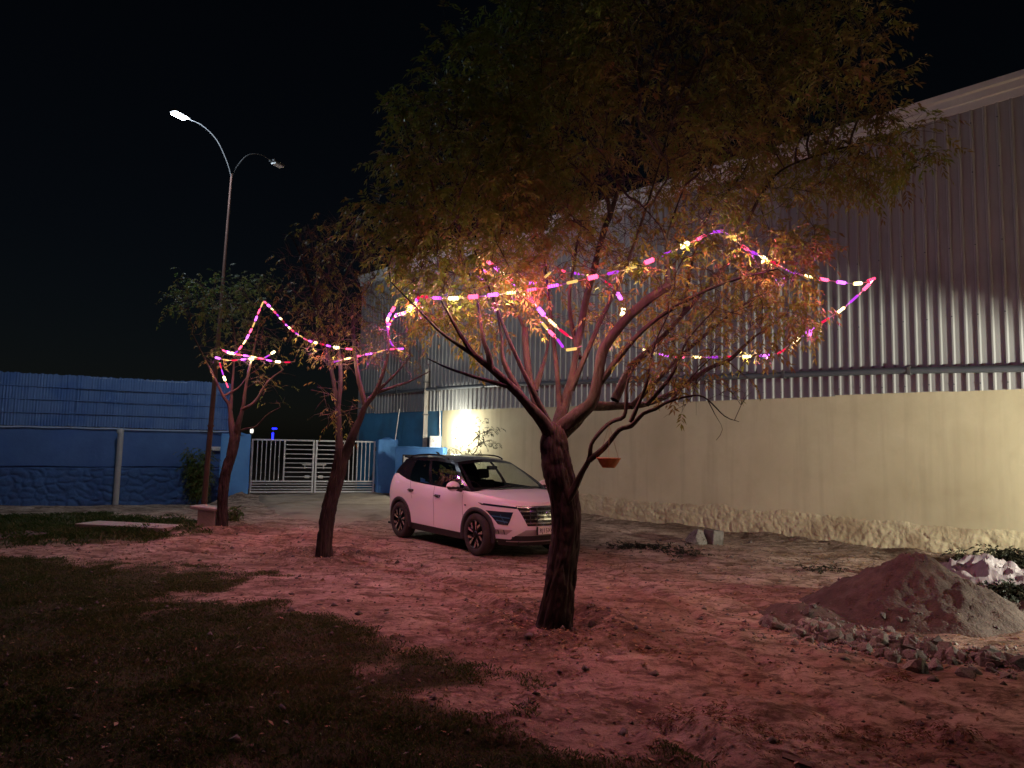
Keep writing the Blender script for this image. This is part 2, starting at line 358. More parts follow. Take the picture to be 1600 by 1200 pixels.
def ground_material():
    m = bpy.data.materials.new('soil'); m.use_nodes = True; nt = m.node_tree; N = nt.nodes.new; L = nt.links.new; b = nt.nodes['Principled BSDF']
    b.inputs['Roughness'].default_value = .95; b.inputs['Specular IOR Level'].default_value = .15
    tc = N('ShaderNodeTexCoord')
    def noise(s, d=6, r=.6, vec=None):
        n = N('ShaderNodeTexNoise'); n.inputs['Scale'].default_value = s; n.inputs['Detail'].default_value = d; n.inputs['Roughness'].default_value = r
        L(vec or tc.outputs['Object'], n.inputs['Vector']); return n.outputs[0]
    def ramp(x, a, b_, ca, cb):
        r = N('ShaderNodeValToRGB'); e = r.color_ramp.elements; e[0].position = a; e[1].position = b_; e[0].color = (*ca, 1); e[1].color = (*cb, 1); L(x, r.inputs[0]); return r.outputs[0]
    def mix(f, a, b_, mode='MIX'):
        k = N('ShaderNodeMix'); k.data_type = 'RGBA'; k.blend_type = mode; L(f, k.inputs[0])
        L(a, k.inputs[6]) if not isinstance(a, tuple) else setattr(k.inputs[6], 'default_value', (*a, 1))
        L(b_, k.inputs[7]) if not isinstance(b_, tuple) else setattr(k.inputs[7], 'default_value', (*b_, 1))
        return k.outputs[2]
    mp = N('ShaderNodeMapping'); mp.inputs['Rotation'].default_value = (0, 0, R(37)); mp.inputs['Scale'].default_value = (.8, 1.7, 1); L(tc.outputs['Object'], mp.inputs[0])
    base = ramp(noise(.9, 8, .7), .36, .62, (.31, .21, .155), (.60, .46, .365))
    W = (0, 0, 0); O = (1, 1, 1)
    base = mix(ramp(noise(2.6, 8, .75, mp.outputs[0]), .47, .60, W, (.9,) * 3), base, (.13, .080, .055))
    base = mix(ramp(noise(9, 8, .8), .51, .62, W, (.85,) * 3), base, (.10, .064, .045))
    base = mix(ramp(noise(45, 5, .7), .60, .70, W, (.65,) * 3), base, (.10, .065, .046))
    base = mix(ramp(noise(38, 3, .6), .66, .74, W, (.45,) * 3), base, (.52, .40, .30))
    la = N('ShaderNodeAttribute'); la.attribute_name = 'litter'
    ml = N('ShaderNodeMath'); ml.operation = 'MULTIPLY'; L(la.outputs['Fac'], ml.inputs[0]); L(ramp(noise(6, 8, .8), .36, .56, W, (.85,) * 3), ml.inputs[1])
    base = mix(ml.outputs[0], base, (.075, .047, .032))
    ga = N('ShaderNodeAttribute'); ga.attribute_name = 'grass'
    gcol = ramp(noise(7, 8, .75), .35, .66, (.032, .040, .016), (.10, .092, .045))
    gf = N('ShaderNodeMath'); gf.operation = 'MULTIPLY'; L(ga.outputs['Fac'], gf.inputs[0]); L(ramp(noise(3.5, 8, .8), .22, .40, (.45,) * 3, O), gf.inputs[1])
    base = mix(gf.outputs[0], base, gcol)
    L(base, b.inputs['Base Color'])
    b1 = N('ShaderNodeBump'); b1.inputs['Strength'].default_value = 1.0; b1.inputs['Distance'].default_value = .06; L(noise(9, 10, .75), b1.inputs['Height'])
    b2 = N('ShaderNodeBump'); b2.inputs['Strength'].default_value = .9; b2.inputs['Distance'].default_value = .012; L(noise(70, 6, .7), b2.inputs['Height']); L(b1.outputs[0], b2.inputs['Normal'])
    L(b2.outputs[0], b.inputs['Normal']); MATS['soil'] = m; return m
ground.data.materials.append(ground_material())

# driveway apron in front of the gate
GL, GRt = Vector((-8.75, 24.03, 0)), Vector((-4.84, 25.5, 0))
dv = [G(396, 772), G(600, 771), G(640, 790), G(600, 812), G(505, 818), G(432, 806), G(412, 792)]
def apron():
    bm = bmesh.new(); pts = []
    for i in range(len(dv)):
        a, b = dv[i], dv[(i + 1) % len(dv)]
        for k in range(6):
            p = a.lerp(b, k / 6); j = .12 if i > 0 else 0
            pts.append((p.x + (random.random() - .5) * j, p.y + (random.random() - .5) * j * 2, 0))
    cx = sum(p[0] for p in pts) / len(pts); cyy = sum(p[1] for p in pts) / len(pts)
    vs = []; n = len(pts); rings = 10
    for k in range(rings + 1):
        f = k / rings
        for p in pts:
            x, y = cx + (p[0] - cx) * f, cyy + (p[1] - cyy) * f
            vs.append((x, y, gz(x, y) + (.045 if k < rings else -.03)))
    fs = [(k * n + i, (k + 1) * n + i, (k + 1) * n + (i + 1) % n, k * n + (i + 1) % n) for k in range(rings) for i in range(n)]
    m = MB(); m.add(vs, fs, True)
    pmat('apron', (.30, .235, .175), (.42, .345, .265), 2.2, .95, .7, 22, c3=(.19, .14, .10), s3=1.1)
    return m.build('driveway', 'apron')
tag(apron(), kind='structure', label='pale sandy worn apron in front of the gate')

# ------------------------------------------------------------------ warehouse
S0, S1, SC = -12.0, 21.1, 15.85      # along the wall; paint changes at SC
ZC, ZR = 2.92, 8.25
wh = empty('warehouse', wallp(4)); tag(wh, 'cream walled warehouse with corrugated metal cladding and ridged eaves', 'building')
def W(v): return Vector(v) - wh.location
def wallslab(name, s0, s1, z0, z1, o0, o1, mat):
    m = MB(); c = [wallp(s, z, o) for s in (s0, s1) for z in (z0, z1) for o in (o0, o1)]
    m.add([W(p) for p in c], [(0, 1, 3, 2), (4, 6, 7, 5), (0, 4, 5, 1), (2, 3, 7, 6), (0, 2, 6, 4), (1, 5, 7, 3)]); return m.build(name, mat, wh)
wallslab('plaster_wall', S0, SC, -.4, ZC + .25, -.22, 0, 'cream')
wallslab('painted_wall', SC, S1, -.4, ZC + .25, -.22, -.004, 'teal')
wallslab('backing_wall', S0, S1, ZC + .25, ZR - .1, -.3, -.1, 'pipe_dark')
wallslab('end_wall', S1 - .02, S1 + .2, -.4, ZR - .1, -14, -.02, 'cladding')
# rough plinth: real relief
nu, nv = 1100, 34
uu, vv = np.meshgrid(np.linspace(S0, SC, nu), np.linspace(0, 1, nv))
top = .56 + (fbm(uu * 2.7, uu * 0, 4, 71) - .5) * .16
zz = -.3 + (top + .3) * vv
rel = .02 * fbm(uu * 6.5, zz * 8.5, 4, 81) + .014 * (fbm(uu * 17, zz * 17, 3, 91)) + .02 * (1 - vv)
crk = np.minimum(worley(uu * 1.6 + fbm(uu * 2, zz * 2, 2, 3), zz * 2.4, 4)[1] - worley(uu * 1.6 + fbm(uu * 2, zz * 2, 2, 3), zz * 2.4, 4)[0], .12) / .12
rel = (rel + .012 * crk) * (.25 + .75 * sstep(1.0, .72, vv)) + .016 * (fbm(uu * 34, zz * 30, 2, 95) - .5) + .022 * (fbm(uu * 13 + zz * 9, zz * 11 - uu * 7, 3, 97) - .5)
rel = np.where(vv > .985, 0.0, rel)
pts = np.array([[WA.x + WU.x * s + WN.x * o - wh.location.x, WA.y + WU.y * s + WN.y * o - wh.location.y, z] for s, z, o in zip(uu.ravel(), zz.ravel(), rel.ravel())])
I = (np.arange(nv - 1)[:, None] * nu + np.arange(nu - 1)[None]).ravel()
from_arrays('plinth', pts, np.stack([I, I + nu, I + nu + 1, I + 1], 1), 'cream_rough', wh, False)
# cladding sheets: narrow trapezoid ribs, 0.2 m pitch, 1 m cover
prof = []
for k in range(5):
    b = k * .2
    prof += [(b, 0), (b + .075, 0), (b + .092, .034), (b + .118, .034), (b + .135, 0)]
prof.append((1.0, 0))
def sheet_mesh(name):
    m = MB(); zs = [ZC, ZC + .02, 4.4, 6.2, ZR]; n = len(prof)
    vs = [(WU.x * u + WN.x * o, WU.y * u + WN.y * o, z) for z in zs for u, o in prof]
    m.add(vs, [(j * n + i, j * n + i + 1, (j + 1) * n + i + 1, (j + 1) * n + i) for j in range(len(zs) - 1) for i in range(n - 1)])
    me = bpy.data.meshes.new(name); me.from_pydata(m.v, [], m.f); me.update(); me.materials.append(MATS['cladding']); return me
sm = sheet_mesh('cladding_sheet')
s = S0; k = 0
while s < S1 - .5:
    o = bpy.data.objects.new('cladding_sheet', sm); COL.objects.link(o); o.parent = wh
    p = wallp(s, random.uniform(-.012, .012), .012 + (.003 if k % 2 else 0)); o.location = W(p); s += 1.0; k += 1
# drain pipe slung across the cladding, with clips
m = MB(); pp = []
for s_, z in [(-12, 2.98), (-.1, 3.25), (1.87, 3.34), (5.56, 3.43), (12.7, 3.63), (15.6, 3.66), (20.6, 3.64)]: pp.append(W(wallp(s_, z, .115)))
m.tube(pp, .06, 12); pipe = m.build('drain_pipe', 'pipe_dark', wh)
for s_ in np.arange(-8, 20, 2.4):
    z = float(np.interp(s_, [-9, -.1, 1.87, 5.56, 12.7, 15.6, 20.6], [3.05, 3.25, 3.34, 3.43, 3.63, 3.66, 3.64]))
    mb = MB(); mb.box(W(wallp(s_, z, .085)), (.05, .19, .15), math.atan2(WU.y, WU.x)); mb.build('pipe_clip', 'lamp_metal', pipe)
# eaves: stepped trim and roof sheet
m = MB(); Z = ZR
eav = [(.02, Z - .30), (.05, Z - .30), (.06, Z - .17), (.11, Z - .16), (.12, Z - .04), (.20, Z - .03), (.21, Z + .07), (-.05, Z + .09)]
vs = [W(wallp(s_, z, o)) for s_ in (S0, S1 + .25) for o, z in eav]; n = len(eav)
m.add(vs, [(i, i + 1, n + i + 1, n + i) for i in range(n - 1)]); m.build('eaves_trim', 'fascia', wh)
m = MB(); vs = [W(wallp(s_, z, o)) for s_ in (S0, S1 + .25) for o, z in [(.16, Z + .075), (-9, Z + 1.6)]]
m.add(vs, [(0, 1, 3, 2)]); m.build('roof', 'roofmetal', wh)
# screw heads in rows across the ribs, a pixel or two each
Vs_, Fs_ = [], []
for zr in (3.05, 4.25, 5.5, 6.8, 7.7):
    for s_ in np.arange(S0 + .105, S1 - .2, .4):
        c_ = W(wallp(s_, zr + random.uniform(-.01, .01), .052)); b_ = len(Vs_)
        for k in range(6): a_ = k * math.pi / 3; Vs_.append(tuple(c_ + WU * .014 * math.cos(a_) + Vector((0, 0, .014 * math.sin(a_)))))
        Vs_.append(tuple(c_ + WN * .012)); Fs_ += [(b_ + k, b_ + (k + 1) % 6, b_ + 6) for k in range(6)]
sw = from_arrays('screw_heads', Vs_, Fs_, 'pipe_dark', wh); sw['kind'] = 'stuff'
# ------------------------------------------------------------------ blue compound wall
bw = empty('compound_wall', (BA + BB) / 2); tag(bw, 'blue compound wall with stone foot and reed mat screen on top', 'wall')
BL = (BB - BA).length
def bwp(t, z=0, off=0): return BA + BU * t + BN * off + Vector((0, 0, z)) - bw.location
def bslab(name, t0, t1, z0, z1, o0, o1, mat):
    m = MB(); c = [bwp(t, z, o) for t in (t0, t1) for z in (z0, z1) for o in (o0, o1)]
    m.add(c, [(0, 1, 3, 2), (4, 6, 7, 5), (0, 4, 5, 1), (2, 3, 7, 6), (0, 2, 6, 4), (1, 5, 7, 3)]); return m.build(name, mat, bw)
T0, T1 = -9.0, BL
bslab('plaster_wall', T0, T1, .5, 2.08, -.3, 0, 'blue_plaster')
nu, nv = 560, 56
uu, vv = np.meshgrid(np.linspace(T0, T1, nu), np.linspace(0, 1, nv))
zz = -.7 + (.90 + .7) * vv + (fbm(uu * 1.2, vv, 2, 4) - .5) * .05 * vv
f1, f2 = worley(uu * 2.9 + fbm(uu * 3, zz * 3, 2, 8), zz * 4.2 + fbm(uu * 3, zz * 3, 2, 18), 12)
rel = .03 + .04 * np.clip((f2 - f1) * 2.6, 0, 1) * (.6 + .6 * _hash(np.floor(uu * 2.9), np.floor(zz * 4.2), 3)) + .02 * fbm(uu * 12, zz * 12, 3, 5)
rel = np.where(vv > .985, .0, rel)
pts = np.stack([BA.x + BU.x * uu + BN.x * rel - bw.location.x, BA.y + BU.y * uu + BN.y * rel - bw.location.y, zz], -1).reshape(-1, 3)
I = (np.arange(nv - 1)[:, None] * nu + np.arange(nu - 1)[None]).ravel()
from_arrays('stone_plinth', pts, np.stack([I, I + 1, I + nu + 1, I + nu], 1), 'blue_stone', bw, False)
m = MB(); m.grid(lambda u, v: bwp(T0 + (T1 - T0) * u, .905 + .012 * math.sin(u * 31) + (.02 if v == .5 else 0), .02 + .05 * (1 - abs(v * 2 - 1)) if v else 0), 60, 4); m.build('ledge', 'blue_plaster', bw)
m = MB(); cp = [(-.33, 2.07), (-.33, 2.115), (.045, 2.115), (.05, 2.07), (0, 2.065)]
vs = []; nc = 80
for i in range(nc + 1):
    t = T0 + (T1 - T0) * i / nc; j = (vnoise(i * .35, 0, 5) - .5) * .03
    for o, z in cp: vs.append(bwp(t, z + j, o + (vnoise(i * .8, 3, 6) - .5) * .02 * (o > 0)))
n = len(cp); m.add(vs, [(i * n + a, i * n + a + 1, (i + 1) * n + a + 1, (i + 1) * n + a) for i in range(nc) for a in range(n - 1)]); m.build('coping', 'coping', bw)
# reed mats: four courses, each mat a part; single reeds are finer than a pixel or two and stay joined
ZT = [2.12, 2.50, 2.90, 3.28, 3.66]
t = T0; k = 0
while t < T1 - .1:
    wdt = min(random.uniform(2.3, 3.1), T1 - t); off = .02 + .018 * (k % 2); tilt = random.uniform(-.03, .03)
    for c in range(4):
        z0, z1 = ZT[c], ZT[c + 1] + .03
        if c == 3: z1 += random.uniform(-.02, .015)
        nr = int(wdt / .038); m = MB(); vs = []
        for i in range(nr + 1):
            tt = t + wdt * i / nr; bul = .012 * (i % 2) + random.uniform(0, .012) + .02 * vnoise(tt * 1.3, c, 9)
            jz = random.uniform(-.012, .012) + .02 * vnoise(tt * .9, c * 3.3, 2)
            vs.append(bwp(tt, z0 - .0 + jz, off + bul + .012)); vs.append(bwp(tt, (z0 + z1) / 2, off + bul + .006)); vs.append(bwp(tt, z1 + jz * (1.0 if c < 3 else 1.6) + tilt * (i / nr - .5) * .3, off + bul - .004))
        m.add(vs, [(i * 3 + a, (i + 1) * 3 + a, (i + 1) * 3 + a + 1, i * 3 + a + 1) for i in range(nr) for a in (0, 1)]); m.build('reed_mat', 'blue_reed', bw)
    t += wdt; k += 1
for c in (1, 2, 3):
    m = MB(); m.tube([bwp(tt, ZT[c] + .015 + .03 * (vnoise(tt * .5, c * 7, 3) - .5), .075) for tt in np.linspace(T0, T1, 60)], .012, 5); m.build('tie_wire', 'blue_reed', bw)
m = MB(); m.tube([bwp(tt, 3.66 + .02 * (vnoise(tt * .7, 2, 33) - .5), .03) for tt in np.linspace(T0, T1, 60)], .014, 5); m.build('top_rail', 'coping', bw)
for tt in np.arange(T0 + .6, T1, 2.7):
    m = MB(); m.tube([bwp(tt, 2.1, -.04), bwp(tt, 3.6, -.04)], .03, 6); m.build('screen_post', 'lamp_metal', bw)

def pillar(name, quad, z1, label, mat='blue_pillar'):
    c = sum((Vector((*q, 0)) for q in quad), Vector()) / 4; o = empty(name, c)
    bm = bmesh.new(); vb = [bm.verts.new((q[0] - c.x, q[1] - c.y, -.4)) for q in quad]; vt = [bm.verts.new((q[0] - c.x, q[1] - c.y, z1 + random.uniform(-.01, .01))) for q in quad]
    bm.faces.new(vb[::-1]); bm.faces.new(vt)
    for i in range(4): bm.faces.new((vb[i], vb[(i + 1) % 4], vt[(i + 1) % 4], vt[i]))
    bmesh.ops.recalc_face_normals(bm, faces=bm.faces[:])
    bmesh.ops.bevel(bm, geom=bm.edges[:], offset=.025, segments=2, affect='EDGES')
    bmesh.ops.subdivide_edges(bm, edges=bm.edges[:], cuts=2, use_grid_fill=True)
    for v in bm.verts: v.co += Vector((random.uniform(-1, 1), random.uniform(-1, 1), 0)) * .006
    me = bpy.data.meshes.new('shaft'); bm.to_mesh(me); bm.free(); link('shaft', me, mat, o)
    # lumpy mortar cap
    m = MB(); hx = max(abs(q[0] - c.x) for q in quad) * .62; hy = max(abs(q[1] - c.y) for q in quad) * .62
    m.grid(lambda u, v: (hx * (u * 2 - 1), hy * (v * 2 - 1), z1 - .03 + .11 * math.sin(math.pi * u) * math.sin(math.pi * v) * (.3 + vnoise(u * 5, v * 5, 3))), 8, 8); m.build('mortar_cap', mat, o)
    tag(o, label, 'pillar', 'gate pillars'); return o
g = (GRt - GL).normalized(); gn = Vector((g.y, -g.x, 0))
def gq(a, b, o0, o1): return [tuple((GL + g * x + gn * y)[:2]) for x, y in ((a, o0), (b, o0), (b, o1), (a, o1))]
GW = (GRt - GL).length
pillar('gate_pillar', gq(-.95, -.03, .30, -.30), 2.03, 'blue gate pillar with a small white lamp on its top corner')
pillar('gate_pillar', gq(GW + .03, GW + .75, .42, -.30), 1.95, 'blue gate pillar with a thin rod standing on its corner')

# gate leaves
def gate_leaf(flip, label):
    o = empty('gate_leaf', GL if not flip else GRt, math.atan2(g.y, g.x) + (math.pi if flip else 0))
    w = GW / 2 - .012; sgn = -1 if flip else 1
    zt, zm, zb = 1.87, .45, .06
    def bar(name, x0, z0, x1, z1, t, d=.04, par=o):
        m = MB(); m.box(((x0 + x1) / 2, 0, (z0 + z1) / 2), (abs(x1 - x0) + t * (x0 == x1), d, abs(z1 - z0) + t * (z0 == z1))); return m.build(name, 'gate_paint', par)
    bar('frame_post', .035, zb, .035, zt, .055, .055); bar('frame_post', w - .035, zb, w - .035, zt, .06, .055)
    for z in (zb + .03, zm, zt - .02): bar('frame_rail', .062, z, w - .065, z, .05, .05)
    xm = w * .52; bar('frame_post', xm, zm + .025, xm, zt - .045, .05, .05)
    for i in range(1, 7): x = .06 + (xm - .085) * i / 7; bar('bar', x, zm + .025, x, zt - .045, .026, .026)
    for i in range(1, 9): z = zm + (zt - .02 - zm) * i / 9; bar('bar', xm + .025, z, w - .065, z, .026, .026)
    for i in range(1, 4): z = zb + .03 + (zm - zb - .03) * i / 4; bar('bar', .062, z, w - .065, z, .026, .026)
    m = MB(); m.box((w - .22, sgn * .035, 1.02), (.34, .03, .035)); m.box((w - .30, sgn * .05, .95), (.03, .03, .16)); m.build('latch', 'gate_paint', o)
    m = MB(); m.box((w - .22, sgn * .03, .60), (.16, .02, .10), bev=.008); m.build('lock_plate', 'box_white' if flip else 'gate_paint', o)
    for z in (.3, 1.6): mm = MB(); mm.tube([(-.015, 0, z - .07), (-.015, 0, z + .07)], .03, 8); mm.build('hinge', 'lamp_metal', o)
    tag(o, label, 'gate', 'gate leaves'); return o
gate_leaf(False, 'silver barred gate leaf carrying the small blue lamp on its top rail')
gate_leaf(True, 'silver barred gate leaf hinged on the pillar beside the low blue wall')

# low blue wall between pillar and warehouse
LA, LB = Vector((-3.88, 24.45, 0)), Vector((-2.12, 23.12, 0))
lw = empty('low_wall', (LA + LB) / 2); d = (LB - LA).normalized(); nn = Vector((d.y, -d.x, 0)); ln = (LB - LA).length
m = MB(); m.box((0, 0, .65), (ln, .2, 2.1), math.atan2(d.y, d.x), bev=.02); m.build('masonry', 'blue_pillar', lw)
m = MB(); m.grid(lambda u, v: d * (u - .5) * ln * .99 + nn * (v - .5) * .22 + Vector((0, 0, 1.69 + .03 * math.sin(math.pi * v) * (.4 + vnoise(u * 14, v, 3)))), 30, 4); m.build('mortar_cap', 'blue_pillar', lw)
tag(lw, 'low bright blue wall joining the gate pillar to the warehouse', 'wall')

# concrete pole, meter box with conduit, rod, notice board
pb = Vector(P(663.5, 700, 24.02)); pb.z = -.4
m = MB(); m.tube([(0, 0, 0), (0, 0, 4.75)], [.115, .09], 4, smooth=False); pole = empty('concrete_pole', pb, R(12)); m.build('shaft', 'concrete', pole)
for z in (3.2, 4.3): mm = MB(); mm.box((0, 0, z), (.22, .22, .04)); mm.build('clamp', 'lamp_metal', pole)
tag(pole, 'slim square concrete pole behind the low blue wall', 'pole')
bc = P(681, 692, 23.55); mb_ = empty('meter_box', (bc.x, bc.y, 1.70), R(-14))
m = MB(); m.box((0, 0, .19), (.36, .22, .38), bev=.015); m.build('case', 'box_white', mb_)
m = MB(); m.box((0, -.115, .2), (.28, .02, .28), bev=.006); cov = m.build('cover', 'box_white', mb_)
for i in range(5): mm = MB(); mm.box((random.uniform(-.1, .1), -.128, .2 + random.uniform(-.1, .1)), (.02, .006, .02)); mm.build('knockout', 'wire_dark', cov)
m = MB(); m.tube([(.13, .02, .36), (.10, .03, 1.2), (.06, .05, 2.0)], .022, 6); m.build('conduit', 'box_white', mb_)
tag(mb_, 'pale square meter box with white conduit on the low blue wall', 'box')
rp = P(617.5, 687, 24.95)
m = MB(); m.tube([(0, 0, 0), (.06, 0, .55), (.115, 0, 1.1)], .016, 6); o = m.build('thin_rod', 'box_white'); o.location = (rp.x, rp.y, 1.93); tag(o, 'thin pale rod rising from the gate pillar corner', 'rod')
bo = P(638, 770, 23.7); nb = empty('notice_board', (bo.x, bo.y, 0), math.atan2(d.y, d.x) + .25)
m = MB(); m.box((.25, 0, .95), (.95, .03, .95)); m.build('panel', 'box_white', nb)
m = MB()
for c_, s_ in (((.25, -.01, 1.43), (1.0, .05, .04)), ((-.235, -.01, .94), (.04, .05, .94)), ((.735, -.01, .94), (.04, .05, .94)), ((.25, -.01, .46), (1.0, .05, .04))): m.box(c_, s_)
m.build('frame', 'wire_dark', nb)
m = MB()
for x in (-.2, .7): m.tube([(x, 0, -.05), (x, 0, .46)], .02, 6)
m.build('leg', 'wire_dark', nb); tag(nb, 'pale framed board standing against the low blue wall behind the car', 'board')

# ------------------------------------------------------------------ lamps on buildings
wl = empty('wall_lamp', wallp(14.65, 2.28, 0))
m = MB(); m.box(WN * .01, (.12, .03, .16), math.atan2(WU.y, WU.x)); m.tube([WN * .02, WN * .15 + Vector((0, 0, .07)), WN * .38 + Vector((0, 0, .07))], .012, 6); m.build('bracket', 'lamp_metal', wl)
m = MB(); m.lathe([(.02, .06), (.028, .03), (.03, 0)], 12, Matrix.Translation(WN * .38)); m.build('socket', 'lamp_metal', wl)
m = MB(); m.lathe([(.03, .01), (.075, -.03), (.10, -.09), (.08, -.15), (.0, -.19)], 16, Matrix.Translation(WN * .38)); emat('bulb_warm', (1, .96, .78), 40); m.build('bulb', 'bulb_warm', wl)
point_light('wall_lamp_light', WN * .38 + Vector((0, 0, -.07)), W_WALL, (1, .96, .80), .105, wl)
tag(wl, 'bright bare bulb on a bracket on the cream warehouse wall', 'lamp')

# flood lamp on a post by the warehouse; its hood cuts the light off a little above level
fp = wallp(-6.0, 0, 2.6); fl = empty('flood_lamp', fp)
m = MB(); m.tube([(0, 0, -.1), (0, 0, 1.76)], .035, 10); m.build('post', 'lamp_metal', fl)
ax = (WU * 10 - WN * 2.8).normalized(); sd = Vector((ax.y, -ax.x, 0)); hz = Vector((0, 0, 1.80)) + ax * .10
m = MB()
def hp(a, b, c): return hz + ax * a + sd * b + Vector((0, 0, c))
m.add([hp(-.1, -.3, .13), hp(-.1, .3, .13), hp(.34, .5, .125), hp(.34, -.5, .125), hp(-.1, -.3, .14), hp(-.1, .3, .14), hp(.34, .5, .135), hp(.34, -.5, .135)], [(0, 1, 2, 3), (7, 6, 5, 4), (0, 3, 7, 4), (1, 5, 6, 2), (3, 2, 6, 7), (0, 4, 5, 1)])
m.build('hood', 'lamp_metal', fl)
m = MB(); m.add([hp(-.1, -.3, -.12), hp(-.1, .3, -.12), hp(-.1, .3, .13), hp(-.1, -.3, .13), hp(-.13, -.3, -.12), hp(-.13, .3, -.12), hp(-.13, .3, .13), hp(-.13, -.3, .13)], [(0, 1, 2, 3), (4, 7, 6, 5), (0, 4, 5, 1), (2, 6, 7, 3), (0, 3, 7, 4), (1, 5, 6, 2)])
m.build('reflector', 'chrome', fl)
for b_ in (-.2, .2):
    m = MB(); m.add([hp(-.1, b_, -.12), hp(.13, b_, -.12), hp(.13, b_, .125), hp(-.1, b_, .125), hp(-.1, b_ * 1.03, -.12), hp(.13, b_ * 1.03, -.12), hp(.13, b_ * 1.03, .125), hp(-.1, b_ * 1.03, .125)], [(0, 1, 2, 3), (4, 7, 6, 5), (0, 4, 5, 1), (2, 6, 7, 3), (0, 3, 7, 4), (1, 5, 6, 2)]); m.build('added_side_plate', 'lamp_metal', fl)  # plates added to keep the lamp's light off the foreground soil
m = MB(); fa = [hp(.12, -.205, -.06), hp(.34, -.095, -.06), hp(.34, -.095, .127), hp(.12, -.205, .127)]; m.add(fa + [p + sd * -.006 for p in fa], [(0, 1, 2, 3), (4, 7, 6, 5), (0, 4, 5, 1), (2, 6, 7, 3), (0, 3, 7, 4), (1, 5, 6, 2)]); m.build('added_flap', 'lamp_metal', fl)  # flap added to block light that would reach the blue wall
point_light('flood_lamp_light', hz, W_FLOOD, (1, .96, .80), .02, fl)
tag(fl, 'hooded flood lamp on a short steel post beside the warehouse wall', 'lamp')

# street lamp, double arm
SPD = 18.2
sp = Vector(P(318, 793, SPD)); sl = empty('street_lamp', sp)
run = [P(x, y, SPD) - sp for x, y in ((318, 793), (326.5, 697), (335, 600), (343, 508), (350, 420), (362, 272))]
run[0].z -= .25; topz = run[-1]
m = MB(); m.tube([tuple(p) for p in run], [.072, .066, .058, .050, .040, .026], 12); m.build('pole', 'rust', sl)
for f in (.4, 2.3): mm = MB(); mm.tube([run[0].lerp(run[2], f / 3.4), run[0].lerp(run[2], f / 3.4 + .012)], .083, 12); mm.build('collar', 'rust', sl)
h1, h2 = Vector(P(292, 185, SPD - 1.3)) - sp, Vector(P(425, 252, SPD + 1.3)) - sp
for h, lit in ((h1, True), (h2, False)):
    q = topz - Vector((0, 0, .12)); e = h - q
    pts = [q, q + Vector((e.x * .10, e.y * .10, e.z * .34)), q + Vector((e.x * .36, e.y * .36, e.z * .82)), q + Vector((e.x * .7, e.y * .7, e.z * 1.02)), h]
    mm = MB(); mm.tube(spline([tuple(p) for p in pts], .12), .015, 8); arm = mm.build('arm', 'lamp_metal', sl)
    a = math.atan2(e.y, e.x); dirv = Vector((math.cos(a), math.sin(a), 0))
    mm = MB(); mm.box(h + dirv * .20 + Vector((0, 0, .02)), (.46, .2, .06), a, bev=.02); hd = mm.build('lamp_head', 'lamp_metal', sl)
    if lit: emat('street_on', (.85, .93, 1), 60)
    mm = MB(); mm.box(h + dirv * .22 + Vector((0, 0, -.03)), (.34, .16, .05), a, bev=.015); mm.build('diffuser', 'street_on' if lit else 'plate_white', hd)
    if lit: point_light('street_lamp_light', h + dirv * .22 + Vector((0, 0, -.14)), W_STREET, (.72, .86, 1.0), .12, sl)
tag(sl, 'tall rusty double arm street lamp beside the small tree', 'street lamp')

# small white lamp on pillar, small blue lamp on gate
q = P(393, 682, 23.72); pl = empty('pillar_lamp', (q.x, q.y, 2.02))
m = MB(); m.lathe([(.03, 0), (.03, .03), (.02, .04)], 10); m.build('base', 'lamp_metal', pl)
m = MB(); m.lathe([(.04, .04), (.055, .07), (.055, .15), (.03, .19), (0, .2)], 12); emat('bulb_dim', (1, .95, .85), 1.4); m.build('globe', 'bulb_dim', pl)
tag(pl, 'small white globe lamp on the gate pillar top', 'lamp')
q = P(426, 686, 24.2); bl = empty('blue_lamp', (q.x, q.y, 1.87)); emat('blue_on', (.012, .016, 1), 5)
gg = GL + g * ((q - GL).dot(g)); bl.location = (gg.x, gg.y, 1.872)
m = MB(); m.tube([(0, 0, 0), (0, 0, .22)], .035, 8); m.build('tube', 'blue_on', bl)
m = MB(); m.tube([(0, 0, .22), (.02, 0, .34)], .01, 6); m.build('stem', 'lamp_metal', bl)
m = MB(); m.box((.05, 0, .36), (.16, .05, .05), bev=.01); m.build('head', 'blue_on', bl)
point_light('blue_lamp_light', (0, -.12, .3), 1.6, (.03, .06, 1), .05, bl)
tag(bl, 'small glowing blue lamp standing on the gate top rail', 'lamp')

# ------------------------------------------------------------------ things along the blue wall
q = Vector(G(179, 790)); q = BA + BU * ((P(180, 790, 22.0) - BA).dot(BU)) + BN * .32
o = empty('pipe_post', (q.x, q.y, -.35)); m = MB(); m.tube([(0, 0, 0), (.02, 0, 2.40)], .085, 14); m.build('tube', 'grey_pipe', o)
m = MB(); m.lathe([(.10, 2.30), (.10, 2.42), (.05, 2.45), (0, 2.45)], 14); m.build('cap', 'grey_pipe', o); tag(o, 'grey capped pipe standing upright against the blue wall', 'pipe')
t_ = (P(337, 702, 23.5) - BA).dot(BU); q = BA + BU * t_ + BN * .03
o = empty('switch_box', (q.x, q.y, 1.46), math.atan2(BU.y, BU.x)); m = MB(); m.box((0, -.03, .06), (.36, .08, .13), bev=.01); m.build('case', 'box_white', o)
m = MB(); m.tube(spline([(.18, -.02, .06), (.42, -.02, .08), (.47, -.02, .3), (.35, -.02, .5), (.0, -.02, .58), (-.5, -.03, .6)], .06), .012, 6); m.build('conduit', 'wire_dark', o)
tag(o, 'small white switch box with cable on the blue wall', 'box')
